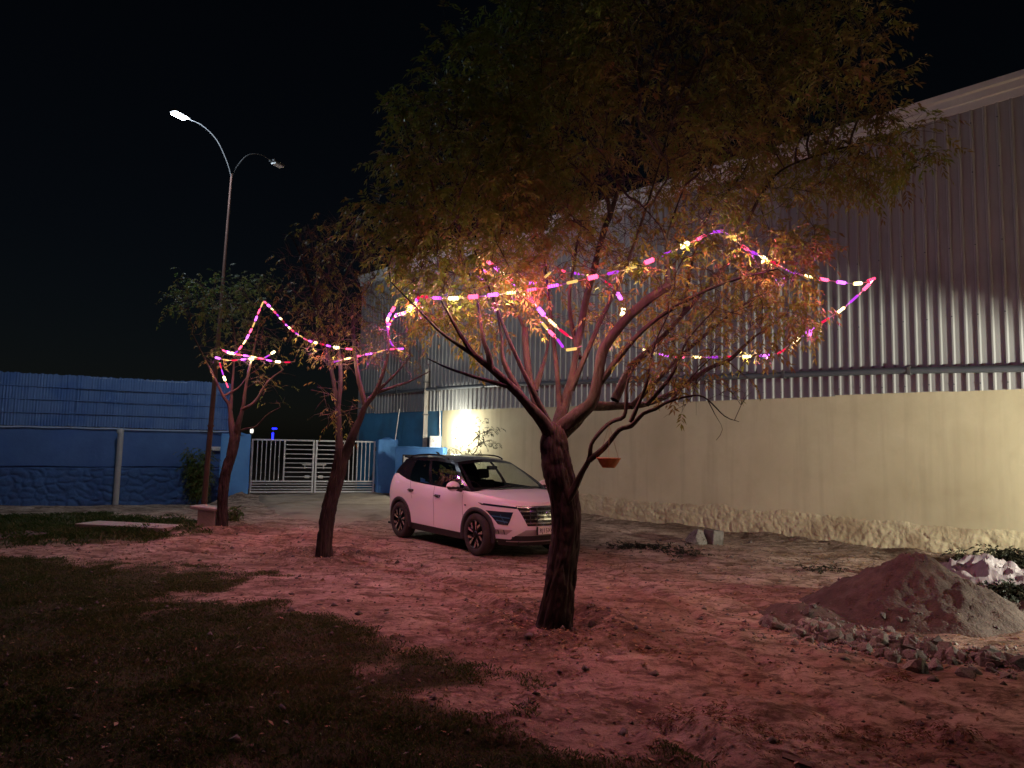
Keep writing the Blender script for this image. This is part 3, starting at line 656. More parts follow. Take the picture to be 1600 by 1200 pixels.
# concrete block with a slab lid at the small tree
q = Vector(G(322, 826)); o = empty('concrete_block', (q.x, q.y + .22, gz(q.x, q.y + .2) - .05), R(-14))
m = MB(); m.box((0, 0, .19), (.42, .34, .44), bev=.025); m.build('block', 'concrete', o)
m = MB(); m.box((-.06, 0, .43), (.62, .42, .07), M=Matrix.Rotation(R(3), 3, 'Y'), bev=.02); m.build('lid', 'concrete', o); tag(o, 'pale concrete block with a tilted slab lid by the small tree', 'block')
a, b = Vector(G(128, 824)), Vector(G(266, 831)); c = (a + b) / 2
o = empty('concrete_slab', (c.x, c.y + .15, gz(c.x, c.y)), math.atan2(b.y - a.y, b.x - a.x)); m = MB(); m.box((0, 0, .0), ((b - a).length, .62, .14), bev=.02); m.build('slab', 'concrete', o); tag(o, 'long flat concrete slab lying in the grass', 'slab')
a, b = Vector(G(-40, 846)), Vector(G(62, 836)); c = (a + b) / 2
o = empty('concrete_slab', (c.x, c.y, gz(c.x, c.y) - .03), math.atan2(b.y - a.y, b.x - a.x)); m = MB(); m.box((0, 0, .0), ((b - a).length, .7, .12), bev=.03); m.build('slab', 'heap_soil', o); tag(o, 'brown earth covered slab sunk in grass near the blue wall', 'slab')

# ------------------------------------------------------------------ leaves
def leaves(name, pos, dirs, parent, mat, length=.2, pairs=5, lw=.016, ll=.052, droop=.5, tone=None, loc=Vector((0, 0, 0))):
    """compound leaves: a row of folded leaflets along a drooping midrib; all leaflets of one crown in one mesh"""
    n = len(pos)
    if n == 0: return None
    pos = np.array(pos, float) - np.array(loc); dirs = np.array(dirs, float)
    dirs /= np.linalg.norm(dirs, axis=1, keepdims=True) + 1e-9
    up = np.tile([0, 0, 1.], (n, 1)) + rng.normal(0, .35, (n, 3))
    side = np.cross(dirs, up); side /= np.linalg.norm(side, axis=1, keepdims=True) + 1e-9
    L = length * rng.uniform(.65, 1.2, n)
    dr = droop * rng.uniform(.4, 1.5, n)
    if tone is None: tone = rng.random(n)
    V, T = [], []
    ts = np.linspace(.25, .95, pairs)
    specs = [(t, s) for t in ts for s in (-1, 1)] + [(1.0, 0)]
    for t, s in specs:
        t = t + rng.uniform(-.05, .05, n)
        base = pos + dirs * (L * t)[:, None]; base[:, 2] -= dr * L * t * t
        tan = dirs.copy(); tan[:, 2] -= 2 * dr * t; tan /= np.linalg.norm(tan, axis=1, keepdims=True)
        ld = tan * .75 + side * (s * .85) if s else tan
        ld = ld + rng.normal(0, .22, (n, 3)); ld[:, 2] -= .2; ld /= np.linalg.norm(ld, axis=1, keepdims=True)
        nr = np.cross(ld, side) ; nr += rng.normal(0, .4, (n, 3)); wv = np.cross(ld, nr); wv /= np.linalg.norm(wv, axis=1, keepdims=True) + 1e-9
        l_ = (ll * rng.uniform(.7, 1.25, n))[:, None]; w_ = (lw * rng.uniform(.7, 1.2, n))[:, None]
        nn_ = np.cross(wv, ld)
        mid = base + ld * l_ * .45
        tip = base + ld * l_; tip[:, 2] -= .012
        V.append(np.stack([base, mid + wv * w_ * .5 + nn_ * .003, tip, mid - wv * w_ * .5 + nn_ * .003], 1))
        T.append(np.repeat((tone + rng.normal(0, .08, n))[:, None], 4, 1))
    V = np.concatenate(V).reshape(-1, 3); T = np.clip(np.concatenate(T).ravel(), 0, 1)
    F = np.arange(len(V)).reshape(-1, 4)
    o = from_arrays(name, V, F, mat, parent, False, {'lc': T}); o['kind'] = 'stuff'; return o

# ------------------------------------------------------------------ trees
def bark_tube(m, pts, sides=14, rough=.0, seed=0, ridges=9, fine=0):
    """pts rows (x,y,z,r) resampled; furrowed bark relief"""
    k = len(pts); p = np.array([q[:3] for q in pts], float); r = np.array([q[3] for q in pts], float)
    arc = np.concatenate([[0], np.cumsum(np.linalg.norm(np.diff(p, axis=0), axis=1))])
    a = 2 * np.pi * np.arange(sides) / sides; A, S = np.meshgrid(a, arc); ca, sa = np.cos(A), np.sin(A)
    rr = np.repeat(r[:, None], sides, 1)
    if rough:
        n1 = vnoise(ca * ridges * .32 + 5, sa * ridges * .32 + S * 1.6, seed) + .5 * vnoise(ca * 4 + S * 6, sa * 4 + S * 5, seed + 9)
        n2 = vnoise(ca * 1.4 + 7 + S * .7, sa * 1.4 + S * 2.4, seed + 3)
        rr = rr * (1 + rough * (n1 - .75) + rough * 1.2 * (n2 - .5))
    if fine:
        w = A / (2 * np.pi) * 17 + 1.5 * vnoise(ca * 2 + 3, sa * 2 + S * 4, seed + 8)
        k1 = w - np.floor(w); cr = np.minimum(k1, 1 - k1) * 2
        brk = sstep(.25, .6, vnoise(np.floor(w) * 3.7, S * 6.5, seed + 5))
        rr = rr - fine * (1 - np.minimum(1, cr * 2.4)) * (.25 + brk) - fine * .6 * sstep(.6, .75, vnoise(np.floor(w) * 1.9 + 4, S * 11, seed + 6)) + fine * .7 * (vnoise(ca * 14, sa * 14 + S * 22, seed + 2) - .5)
    vs = []; up = None
    for i in range(k):
        t = Vector(p[min(i + 1, k - 1)] - p[max(i - 1, 0)]); t = t.normalized() if t.length > 1e-9 else Vector((0, 0, 1))
        if up is None: up = t.orthogonal().normalized()
        up = up - t * up.dot(t); up.normalize(); w_ = t.cross(up)
        vs.append(p[i][None] + (np.outer(ca[i], np.array(up)) + np.outer(sa[i], np.array(w_))) * rr[i][:, None])
    vs = np.concatenate(vs)
    fs = [(i * sides + j, i * sides + (j + 1) % sides, (i + 1) * sides + (j + 1) % sides, (i + 1) * sides + j) for i in range(k - 1) for j in range(sides)]
    m.add(vs.tolist(), fs, True); m.add(vs[-sides:].tolist(), [tuple(range(sides))])

def tree(name, base, D, trunk, limbs, ells, label, leafmat_, n_att, leaf_prob, step=.16, infl=1.3, kill=.27, leaf_kw={}, gaps=(), seed=1, tone_fn=None, bare_below=None, twigs=2, rough=.16):
    rnd = random.Random(seed); nrng = np.random.default_rng(seed)
    loc = Vector((base.x, base.y, gz(base.x, base.y))); o = empty(name, loc)
    def pl(seq):   # rows (px, py, dY, r)
        out = []
        for k_, (x, y, dy, r) in enumerate(seq):
            p = P(x, y, D + dy); out.append((p.x - loc.x, p.y - loc.y, p.z - loc.z, r * (1 if seq is trunk or k_ == 0 else .88 if k_ == 1 else .74)))
        return out
    m = MB(); tr = pl(trunk)
    bx, by = tr[0][0], tr[0][1]
    tr = [(bx, by, -.25, trunk[0][3] * 1.75), (bx, by, -.06, trunk[0][3] * 1.35)] + tr
    bark_tube(m, spline(tr, .025), 100, rough, seed, 13, .016); m.build('trunk', 'bark', o)
    seeds = []
    for L in limbs:
        q = spline(pl(L), .05); mm = MB(); bark_tube(mm, q, 20, rough * 1.6, seed + len(L), 6, .004); mm.build('limb', 'bark', o)
        n = len(q); st = max(1, int(.16 / .05))
        for i in range(int(n * .35), n, st): seeds.append(Vector(q[i][:3]))
        seeds.append(Vector(q[-1][:3]))
    # attraction points in the crown
    att = []
    vol = [e[3] * e[4] * e[5] * e[6] for e in ells]; tot = sum(vol)
    for (x, y, dy, rx, ry, rz, dens), vv_ in zip(ells, vol):
        c = P(x, y, D + dy) - loc
        for _ in range(int(n_att * vv_ / tot)):
            while True:
                u = Vector((rnd.uniform(-1, 1), rnd.uniform(-1, 1), rnd.uniform(-1, 1)))
                if u.length < 1: break
            u *= (.55 + .45 * rnd.random()) if rnd.random() < .6 else 1
            a = c + Vector((u.x * rx, u.y * ry, u.z * rz))
            if any((a - gc).length < gr for gc, gr in gaps): continue
            att.append(a)
    nodes = list(seeds); par = [-1] * len(seeds); cnt = [0] * len(nodes); ns = len(seeds)
    for it in range(46):
        kd = kdtree.KDTree(len(nodes))
        for i, p in enumerate(nodes): kd.insert(p, i)
        kd.balance(); acc = {}; keep = []
        for a in att:
            co, i, dist = kd.find(a)
            if dist < kill: continue
            keep.append(a)
            if dist < infl: acc.setdefault(i, Vector()); acc[i] += (a - co).normalized()
        att = keep
        if not acc: break
        for i, v in acc.items():
            if cnt[i] > 3: continue
            if v.length < 1e-3: v = Vector((rnd.uniform(-1, 1), rnd.uniform(-1, 1), .5))
            dn = (v.normalized() + Vector((rnd.gauss(0, .22), rnd.gauss(0, .22), rnd.gauss(0, .18)))).normalized()
            nodes.append(nodes[i] + dn * step); par.append(i); cnt.append(0); cnt[i] += 1
    N = len(nodes); kids = [[] for _ in range(N)]
    for i in range(ns, N): kids[par[i]].append(i)
    tips = [0] * N
    for i in range(N - 1, -1, -1):
        if not kids[i]: tips[i] = 1
        if par[i] >= 0: tips[par[i]] += tips[i]
    rad = lambda i: min(.0042 * tips[i] ** .55, .034)
    mb = MB(); lp, ld, lt = [], [], []
    def chain(a, b):
        c = [a, b]
        while len(kids[c[-1]]) == 1: c.append(kids[c[-1]][0])
        return c
    stack = [(i, k) for i in range(ns) for k in kids[i]]
    while stack:
        a, b = stack.pop(); c = chain(a, b)
        pts = [nodes[i] for i in c]; rr = [rad(b)] + [rad(i) for i in c[1:]]
        if not kids[c[-1]]: rr[-1] = .0015
        mb.tube(pts, rr, 5 if rr[0] > .012 else 3, cap=False)
        for k in kids[c[-1]]: stack.append((c[-1], k))
    for i in range(ns, N):
        if tips[i] > 3: continue
        pd = (nodes[i] - nodes[par[i]]).normalized()
        for _ in range(twigs):
            dv2 = (pd * .9 + Vector((rnd.gauss(0, .6), rnd.gauss(0, .6), rnd.gauss(.1, .5)))).normalized()
            ln_ = rnd.uniform(.10, .30); e1 = nodes[i] + dv2 * ln_ * .5 + Vector((0, 0, .01)); e2_ = nodes[i] + dv2 * ln_ + Vector((rnd.gauss(0, .02), rnd.gauss(0, .02), rnd.gauss(0, .03)))
            mb.tube([nodes[i], e1, e2_], [.0032, .0024, .0012], 3, cap=False)
            wp = e2_ + loc
            pr = leaf_prob(wp) if callable(leaf_prob) else leaf_prob
            for q_ in (e2_, e1):
                k = pr
                while rnd.random() < k:
                    lp.append(q_); ld.append(dv2 + Vector((rnd.gauss(0, .6), rnd.gauss(0, .6), rnd.gauss(-.15, .4)))); lt.append(tone_fn(wp, rnd) if tone_fn else rnd.random()); k -= 1
    b_ = mb.build('branches', 'bark_thin', o); b_['kind'] = 'stuff'
    leaves('crown', [tuple(p) for p in lp], [tuple(v) for v in ld], o, leafmat_, tone=np.array(lt), **leaf_kw)
    tag(o, label, 'tree'); print(name, 'nodes', N, 'leaves', len(lp)); return o

D1 = TREE_BASE[0].y
t1_trunk = [(868, 978, 0, .185), (871, 950, 0, .165), (877, 900, 0, .152), (884, 834, .02, .142), (882, 785, .02, .142), (874, 747, 0, .148), (868, 712, 0, .142), (866, 690, 0, .135), (866, 672, 0, .11), (867, 660, 0, .07)]
t1_limbs = [
    [(866, 690, 0, .09), (846, 657, -.1, .075), (825, 632, -.2, .062), (800, 605, -.3, .055), (767, 575, -.4, .046), (742, 555, -.5, .036), (724, 530, -.55, .028), (708, 503, -.6, .02), (690, 470, -.6, .012)],
    [(767, 575, -.4, .038), (764, 555, -.45, .034), (755, 530, -.45, .028), (751, 505, -.4, .022), (744, 462, -.35, .016), (730, 420, -.3, .010)],
    [(812, 616, -.25, .034), (787, 565, -.2, .026), (784, 532, -.15, .02), (779, 500, -.1, .014), (772, 455, 0, .009)],
    [(863, 685, 0, .085), (846, 650, .1, .07), (833, 615, .15, .06), (827, 590, .2, .055), (822, 545, .25, .05), (820, 512, .3, .045)],
    [(820, 515, .3, .02), (800, 480, .3, .014), (760, 466, .25, .010), (715, 452, .2, .007)],
    [(835, 610, .2, .04), (846, 578, .3, .03), (854, 550, .4, .02), (862, 500, .5, .012)],
    [(870, 680, .05, .10), (880, 640, .15, .075), (892, 600, .25, .062), (903, 540, .35, .056), (915, 475, .4, .052), (926, 430, .3, .048), (936, 390, .5, .044), (945, 355, .5, .042), (953, 335, .5, .036), (946, 306, .45, .028), (920, 282, .4, .02), (880, 243, .3, .012)],
    [(953, 337, .5, .03), (970, 280, .6, .024), (985, 210, .7, .018), (1000, 130, .8, .012)],
    [(872, 678, .05, .11), (905, 648, -.05, .095), (925, 628, -.1, .085), (935, 590, -.1, .078), (944, 545, -.1, .074), (980, 497, -.15, .068), (1018, 464, -.2, .062), (1046, 446, -.2, .056)],
    [(1044, 450, -.2, .026), (1042, 410, -.25, .022), (1043, 370, -.25, .017), (1055, 330, -.25, .012), (1070, 290, -.2, .008)],
    [(1043, 380, -.25, .012), (1030, 352, -.3, .009), (1000, 318, -.35, .006)],
    [(920, 634, -.05, .06), (975, 634, .2, .052), (1010, 631, .35, .048), (1050, 614, .5, .044), (1085, 590, .6, .04), (1112, 573, .6, .036), (1140, 562, .6, .032), (1163, 540, .6, .028), (1178, 527, .55, .022)],
    [(1178, 527, .55, .012), (1215, 500, .5, .009), (1255, 462, .45, .006)],
    [(960, 625, .1, .05), (985, 575, .2, .046), (1025, 537, .25, .04), (1067, 492, .3, .036), (1110, 442, .35, .032), (1150, 392, .4, .028), (1167, 350, .4, .024), (1192, 300, .4, .02), (1226, 263, .4, .016), (1300, 236, .35, .012), (1375, 216, .3, .008)],
    [(1067, 492, .3, .02), (1084, 400, .6, .018), (1110, 330, .7, .016), (1158, 274, .8, .013), (1195, 200, .9, .009)],
    [(872, 822, .02, .05), (884, 790, -.04, .058), (896, 767, -.13, .055), (909, 740, -.22, .043), (921, 717, -.3, .04), (924, 695, -.33, .032), (937, 676, -.36, .030), (956, 659, -.38, .028), (975, 651, -.4, .028), (979, 627, -.4, .022), (980, 600, -.4, .016), (992, 570, -.4, .010)],
    [(920, 719, -.3, .034), (945, 699, -.4, .03), (967, 672, -.48, .028), (986, 665, -.52, .03), (1005, 646, -.55, .026), (1024, 639, -.58, .024), (1039, 630, -.6, .021), (1066, 621, -.62, .016), (1099, 620, -.65, .011), (1132, 650, -.7, .006), (1155, 659, -.7, .003)],
    [(1105, 623, -.65, .006), (1117, 647, -.66, .004), (1129, 671, -.66, .003), (1119, 688, -.66, .002)],
    [(1050, 625, -.6, .014), (1080, 590, -.5, .010), (1110, 560, -.45, .007)],
    [(858, 660, .0, .035), (822, 590, -.1, .03), (795, 530, -.15, .024), (772, 470, -.1, .018), (745, 400, 0, .012), (715, 330, .1, .007)],
    [(876, 645, .1, .036), (868, 560, .3, .03), (858, 470, .5, .024), (848, 380, .6, .018), (835, 290, .6, .012), (815, 210, .6, .007)],
    [(893, 610, .1, .036), (930, 520, .0, .03), (972, 430, -.1, .024), (1005, 340, -.1, .018), (1035, 240, 0, .012), (1060, 150, .1, .007)],
    [(935, 600, -.1, .034), (1000, 520, -.2, .028), (1075, 468, -.3, .021), (1140, 440, -.3, .014), (1215, 420, -.25, .008)],
    [(985, 636, .2, .032), (1058, 562, .4, .026), (1130, 500, .5, .019), (1200, 452, .5, .013), (1270, 420, .5, .007)],
    [(1010, 633, -.5, .024), (1050, 585, -.5, .019), (1075, 530, -.45, .014), (1120, 480, -.4, .009)],
    [(985, 660, -.5, .022), (1010, 600, -.55, .017), (1022, 540, -.5, .012), (1045, 490, -.5, .008)],
    [(905, 560, .35, .03), (890, 480, .6, .024), (900, 390, .8, .018), (915, 300, .9, .012), (905, 200, .9, .007)],
    [(800, 605, -.3, .026), (745, 590, -.45, .02), (700, 575, -.5, .014), (668, 560, -.5, .008)],
    [(742, 556, -.5, .022), (690, 520, -.55, .016), (650, 480, -.5, .011), (610, 440, -.4, .006)],
]
t1_ell = [
    (745, 340, -.1, 1.15, 1.35, 1.25, 1.1), (670, 400, -.2, .62, .7, .62, 1.2), (930, 190, .1, 1.75, 1.9, 1.45, .75), (1150, 140, .4, 1.6, 1.8, 1.45, .65),
    (1335, 240, .3, .85, .8, .42, 2.2), (1060, 420, .2, 1.35, 1.5, .95, .9), (1170, 480, .4, .75, .8, .55, 1.6), (1075, 570, -.45, .62, .6, .42, 4.0), (1110, 630, -.6, .35, .3, .2, 5.0), (990, 560, -.4, .4, .4, .35, 3.0),
    (720, 480, -.2, .55, .7, .42, 2.0), (860, 440, .4, .7, 1.0, .7, .6), (1260, 380, .4, .5, .6, .4, .8), (940, 40, .6, 1.3, 1.5, 1.0, .8), (690, 190, .0, .6, .7, .6, 1.0)]
gaps1 = [(P(905, 385, D1) - TREE_BASE[0], .28), (P(905, 385, D1 - .8) - TREE_BASE[0], .26), (P(800, 590, D1 - .5) - TREE_BASE[0], .3)]
def tone1(p, r):   # greener on the left, partly LED light painted in; rusty in the middle
    return min(1, max(0, .30 + .30 * (fbm(np.array([p.x * 1.7]), np.array([p.z * 1.7 + p.y]), 2, 5)[0] - .5) * 2 + .30 * math.tanh((p.x - .1) * 1.2) + r.gauss(0, .24)))
def prob1(p):
    c = float(vnoise(p.x * 1.5 + 3, p.z * 1.5 + p.y * 1.1, 17)); a = (1.4 if p.x < .3 else .9) * float(sstep(.25, .66, c))
    if p.z < 4.3 and p.x > .3: a = .10 + a * .28
    if p.z < 4.0 and p.x <= .3: a = .2 + a * .5
    if p.x > 2.6: a = max(a, .9)
    return a
    #
    return a
tree('neem_tree', TREE_BASE[0], D1, t1_trunk, t1_limbs, t1_ell, 'large leafy neem tree in front of the white car', 'leaf_neem', 4300, prob1, kill=.21, twigs=4, leaf_kw=dict(length=.18, pairs=4, droop=.45, ll=.072, lw=.023), gaps=gaps1, seed=3, tone_fn=tone1)

D2 = TREE_BASE[1].y
t2_trunk = [(507, 872, 0, .135), (508, 840, 0, .115), (511, 810, 0, .112), (519, 772, 0, .11), (529, 735, 0, .11), (533, 712, 0, .115), (534, 700, 0, .10)]
t2_limbs = [
    [(531, 716, 0, .075), (529, 682, .1, .066), (528, 640, .2, .06), (523, 605, .25, .052), (512, 550, .3, .042), (500, 500, .3, .032), (487, 452, .3, .024), (470, 400, .3, .016), (452, 362, .3, .009)],
    [(528, 640, .2, .04), (532, 580, .2, .036), (526, 505, .15, .028), (532, 450, .1, .022), (552, 402, .1, .015), (558, 365, .1, .009)],
    [(538, 715, 0, .085), (550, 682, -.1, .078), (561, 658, -.15, .07), (571, 634, -.2, .062), (585, 616, -.25, .055), (596, 590, -.3, .042), (606, 555, -.3, .034), (606, 522, -.3, .026), (600, 490, -.3, .018)],
    [(587, 614, -.25, .03), (610, 606, -.2, .026), (640, 596, -.1, .02), (672, 580, 0, .012)],
    [(586, 614, -.25, .028), (604, 598, -.3, .024), (622, 580, -.35, .019), (642, 556, -.4, .012)],
    [(571, 634, -.2, .045), (558, 580, -.1, .04), (552, 520, -.05, .034), (550, 476, 0, .03)],
    [(550, 478, 0, .014), (568, 458, 0, .011), (590, 425, .05, .008), (598, 395, .05, .005)],
]
t2_ell = [(530, 430, .1, 1.0, 1.05, 1.0, 1.0), (545, 520, 0, 1.0, 1.0, .65, 1.0), (470, 470, .2, .55, .7, .7, .8), (620, 540, -.2, .45, .6, .45, .8), (520, 640, .0, .45, .5, .35, .4)]
tree('bare_tree', TREE_BASE[1], D2, t2_trunk, t2_limbs, t2_ell, 'nearly leafless tree standing in front of the gate', 'leaf_neem', 2100, .09, step=.13, kill=.2, leaf_kw=dict(length=.2, pairs=5, droop=.8, ll=.06, lw=.02), seed=5, twigs=3, tone_fn=lambda p, r: min(1, max(0, r.gauss(.5, .2))))

D3 = TREE_BASE[2].y
t3_trunk = [(347, 828, 0, .125), (348, 800, 0, .108), (348, 785, 0, .106), (351, 748, 0, .105), (356, 728, 0, .105), (363, 706, 0, .105), (367, 684, 0, .108), (368, 674, 0, .09)]
t3_limbs = [
    [(365, 686, 0, .075), (361, 657, .05, .062), (358, 633, .05, .05), (349, 619, 0, .04), (335, 590, -.05, .032), (317, 555, -.1, .022), (300, 520, -.1, .012)],
    [(360, 640, .05, .04), (362, 612, .15, .035), (365, 575, .2, .03), (368, 540, .2, .022), (362, 490, .2, .012)],
    [(370, 680, 0, .07), (373, 660, -.1, .06), (380, 636, -.15, .05), (383, 612, -.2, .042), (389, 578, -.25, .034), (398, 540, -.25, .024), (408, 490, -.2, .012)],
    [(378, 640, -.15, .036), (398, 628, -.2, .032), (418, 597, -.25, .026), (443, 577, -.3, .016)],
    [(372, 674, 0, .03), (384, 670, -.1, .027), (400, 666, -.15, .023), (416, 649, -.2, .016), (438, 636, -.2, .010)],
    [(349, 619, 0, .026), (372, 606, .1, .022), (385, 590, .2, .016)],
]
t3_ell = [(345, 470, .2, 1.1, 1.0, .62, 1.2), (300, 470, .1, .55, .7, .5, 1.0), (385, 540, 0, .85, .9, .62, .9), (420, 600, -.2, .5, .5, .4, .7), (400, 440, .3, .45, .5, .35, 1.0)]
def prob3(p): return .85 if p.z > 4.1 else .3
tree('small_tree', TREE_BASE[2], D3, t3_trunk, t3_limbs, t3_ell, 'small green crowned tree beside the street lamp pole', 'leaf_green', 1500, prob3, step=.14, leaf_kw=dict(length=.17, pairs=4, droop=.5, ll=.06, lw=.022), seed=9)

# sapling against the cream wall, shrub at the blue wall
def shrub(name, loc, stems, label, leafmat_, nl, spread, cat, length=.2, tone=None, ll=.06, lw=.02):
    o = empty(name, loc); m = MB(); lp, ld = [], []
    for s_ in stems:
        q = spline(s_, .06); m.tube([tuple(r[:3]) for r in q], [max(.003, .018 * (1 - i / len(q))) for i in range(len(q))], 6)
        for r in q[len(q) // 4:]:
            for _ in range(nl):
                v = np.array([random.gauss(0, 1), random.gauss(0, 1), random.gauss(.1, .7)]); lp.append(tuple(r[:3] + v * spread * random.random())); ld.append(tuple(v))
    m.build('stem', 'bark_thin', o); leaves('foliage', lp, ld, o, leafmat_, length=length, droop=.6, ll=ll, lw=lw); tag(o, label, cat); return o
q = wallp(13.2, 0, 1.0)
shrub('sapling', (q.x, q.y, 0), [[(0, 0, 0), (.03, 0, 1.0), (-.02, .05, 1.7), (.1, 0, 2.2)], [(0, 0, 1.4), (.25, -.05, 1.75), (.3, 0, 2.35), (.55, 0, 2.5)], [(0, 0, 1.3), (-.3, 0, 1.62), (-.62, .02, 1.75)], [(.2, 0, 1.75), (.55, 0, 1.95), (.8, .05, 1.92)], [(.1, 0, 1.9), (.35, 0, 2.15), (.85, .02, 2.3)]], 'thin dark leaved sapling showing above the car roof', 'leaf_dark', 2, .12, 'plant', .2)
q = BA + BU * ((P(310, 760, 22.8) - BA).dot(BU)) + BN * .55
shrub('shrub', (q.x, q.y, -.25), [[(0, 0, 0), (random.uniform(-.2, .2), random.uniform(-.1, .2), .6), (random.uniform(-.6, .6), random.uniform(-.2, .2), random.uniform(1.0, 1.75))] for _ in range(13)], 'feathery green shrub growing against the blue wall', 'leaf_green', 5, .14, 'shrub', .18)
q = Vector(G(366, 815)); shrub('weed_tuft', (q.x, q.y, gz(q.x, q.y)), [[(0, 0, 0), (random.uniform(-.1, .1), random.uniform(-.1, .1), .15), (random.uniform(-.2, .2), random.uniform(-.2, .2), .28)] for _ in range(6)], 'small green weed at the foot of the small tree', 'leaf_green', 3, .06, 'plant', .1, ll=.045)

# weeds on the bare soil near the warehouse wall
def low_weeds(name, pts_, n, r, label, hgt=.05):
    lp, ld = [], []
    for _ in range(n):
        t = random.random(); i = min(int(t * (len(pts_) - 1)), len(pts_) - 2); f = t * (len(pts_) - 1) - i
        c = pts_[i].lerp(pts_[i + 1], f); x, y = c.x + random.gauss(0, r), c.y + random.gauss(0, r)
        lp.append((x, y, gz(x, y) + random.uniform(0, hgt))); ld.append((random.gauss(0, 1), random.gauss(0, 1), random.uniform(.2, 1.4)))
    o = leaves(name, lp, ld, None, 'leaf_dark', length=.12, droop=.4, ll=.04, lw=.016); tag(o, label, 'weeds', kind='stuff')
low_weeds('weeds', [Vector(G(960, 856)), Vector(G(1020, 858)), Vector(G(1080, 868))], 230, .17, 'low green weeds on the soil between tree and warehouse')
low_weeds('weeds', [Vector(G(1240, 893)), Vector(G(1320, 897))], 40, .12, 'sparse weeds on the soil strip behind the earth heap', .06)

# ------------------------------------------------------------------ earth heap, rubble, tarpaulin, stones
hc = Vector((4.75, 8.42, 0))
xs, ys = np.meshgrid(np.linspace(-2.3, 2.1, 130), np.linspace(-1.6, 1.6, 100))
def heap_h(x, y):
    wob = (fbm(x * 1.4 + 3, y * 1.4, 3, 51) - .5) * .5
    d = np.hypot(x / 1.3, y / 1.15) + wob * .5
    h = .66 * np.clip(1 - d, 0, 1) ** .92
    d2 = np.hypot((x + 1.35) / .75, (y + .30) / .6) + wob * .5; h = np.maximum(h, .15 * np.clip(1 - d2, 0, 1))
    d3 = np.hypot((x - 1.2) / .9, (y + .5) / .8) + wob * .4; h = np.maximum(h, .26 * np.clip(1 - d3, 0, 1))
    h = h + (fbm(x * 7, y * 7, 4, 52) - .5) * .09 * np.clip(h * 5, 0, 1) + (fbm(x * 18, y * 18, 3, 56) - .5) * .08 * np.clip(h * 6, 0, 1)
    return h
hh = heap_h(xs, ys); zb_ = gh(xs + hc.x, ys + hc.y)
V = np.stack([xs, ys, zb_ + hh - .03], -1).reshape(-1, 3); nx = 130
I = (np.arange(99)[:, None] * nx + np.arange(129)[None]).ravel()
o = from_arrays('earth_heap', V, np.stack([I, I + 1, I + nx + 1, I + nx], 1), 'heap_soil', None, True); o.location = hc; tag(o, 'tall heap of loose brown earth near the warehouse wall', 'heap')
def heap_top(x, y): return gz(x, y) + max(0, float(heap_h(np.array([x - hc.x]), np.array([y - hc.y]))[0])) - .03

def stone_mesh(seed, sub=2):
    r = random.Random(seed); bm = bmesh.new(); bmesh.ops.create_icosphere(bm, subdivisions=sub, radius=1)
    planes = [(Vector((r.gauss(0, 1), r.gauss(0, 1), r.gauss(0, 1))).normalized(), r.uniform(.45, .8)) for _ in range(9)]
    for v in bm.verts:
        for n_, d_ in planes:
            e = v.co.dot(n_) - d_
            if e > 0: v.co -= n_ * e
        v.co *= 1 + r.uniform(-.03, .03)
    me = bpy.data.meshes.new('stone'); bm.to_mesh(me); bm.free(); me.materials.append(MATS['stone']); return me
SM = [stone_mesh(k, 1 if k % 3 else 2) for k in range(9)]
rub = empty('rubble_heap', (3.9, 7.2, 0)); tag(rub, 'low spill of broken grey stones in front of the earth heap', 'rubble')
def put_stone(x, y, sz, z=None, par=rub, nm='stone'):
    o = bpy.data.objects.new(nm, random.choice(SM)); COL.objects.link(o)
    if par: o.parent = par
    base = Vector(par.location) if par else Vector()
    z = heap_top(x, y) if z is None else z
    o.location = Vector((x, y, z + sz * .35)) - base; o.rotation_euler = (random.uniform(0, 6), random.uniform(0, 6), random.uniform(0, 6))
    o.scale = (sz * random.uniform(.75, 1.25), sz * random.uniform(.7, 1.1), sz * random.uniform(.55, .95)); return o
for px, py, r_ in [(1327, 975, .10), (1277, 968, .085), (1242, 999, .07), (1193, 985, .045), (1352, 990, .09), (1380, 992, .11), (1400, 1000, .10), (1448, 998, .09), (1440, 1040, .12), (1462, 1035, .10), (1425, 1020, .11), (1490, 1010, .085), (1500, 1018, .08), (1395, 1035, .09), (1520, 1045, .09), (1572, 1050, .09), (1590, 1040, .08), (1550, 1042, .07), (1270, 955, .05), (1380, 968, .05), (1405, 972, .05)]:
    p = G(px, py + 6); put_stone(p.x, p.y, r_ * .95)
for _ in range(250):
    t = random.random(); a = G(1225, 985).lerp(G(1640, 1055), t); sp_ = .12 + .22 * math.sin(math.pi * min(1, t * 1.2))
    x, y = a.x + random.gauss(0, sp_ * .6), a.y + .20 + random.gauss(0, sp_ * .8); put_stone(x, y, random.choice([.04, .05, .06, .065, .075, .09, .105, .12]))
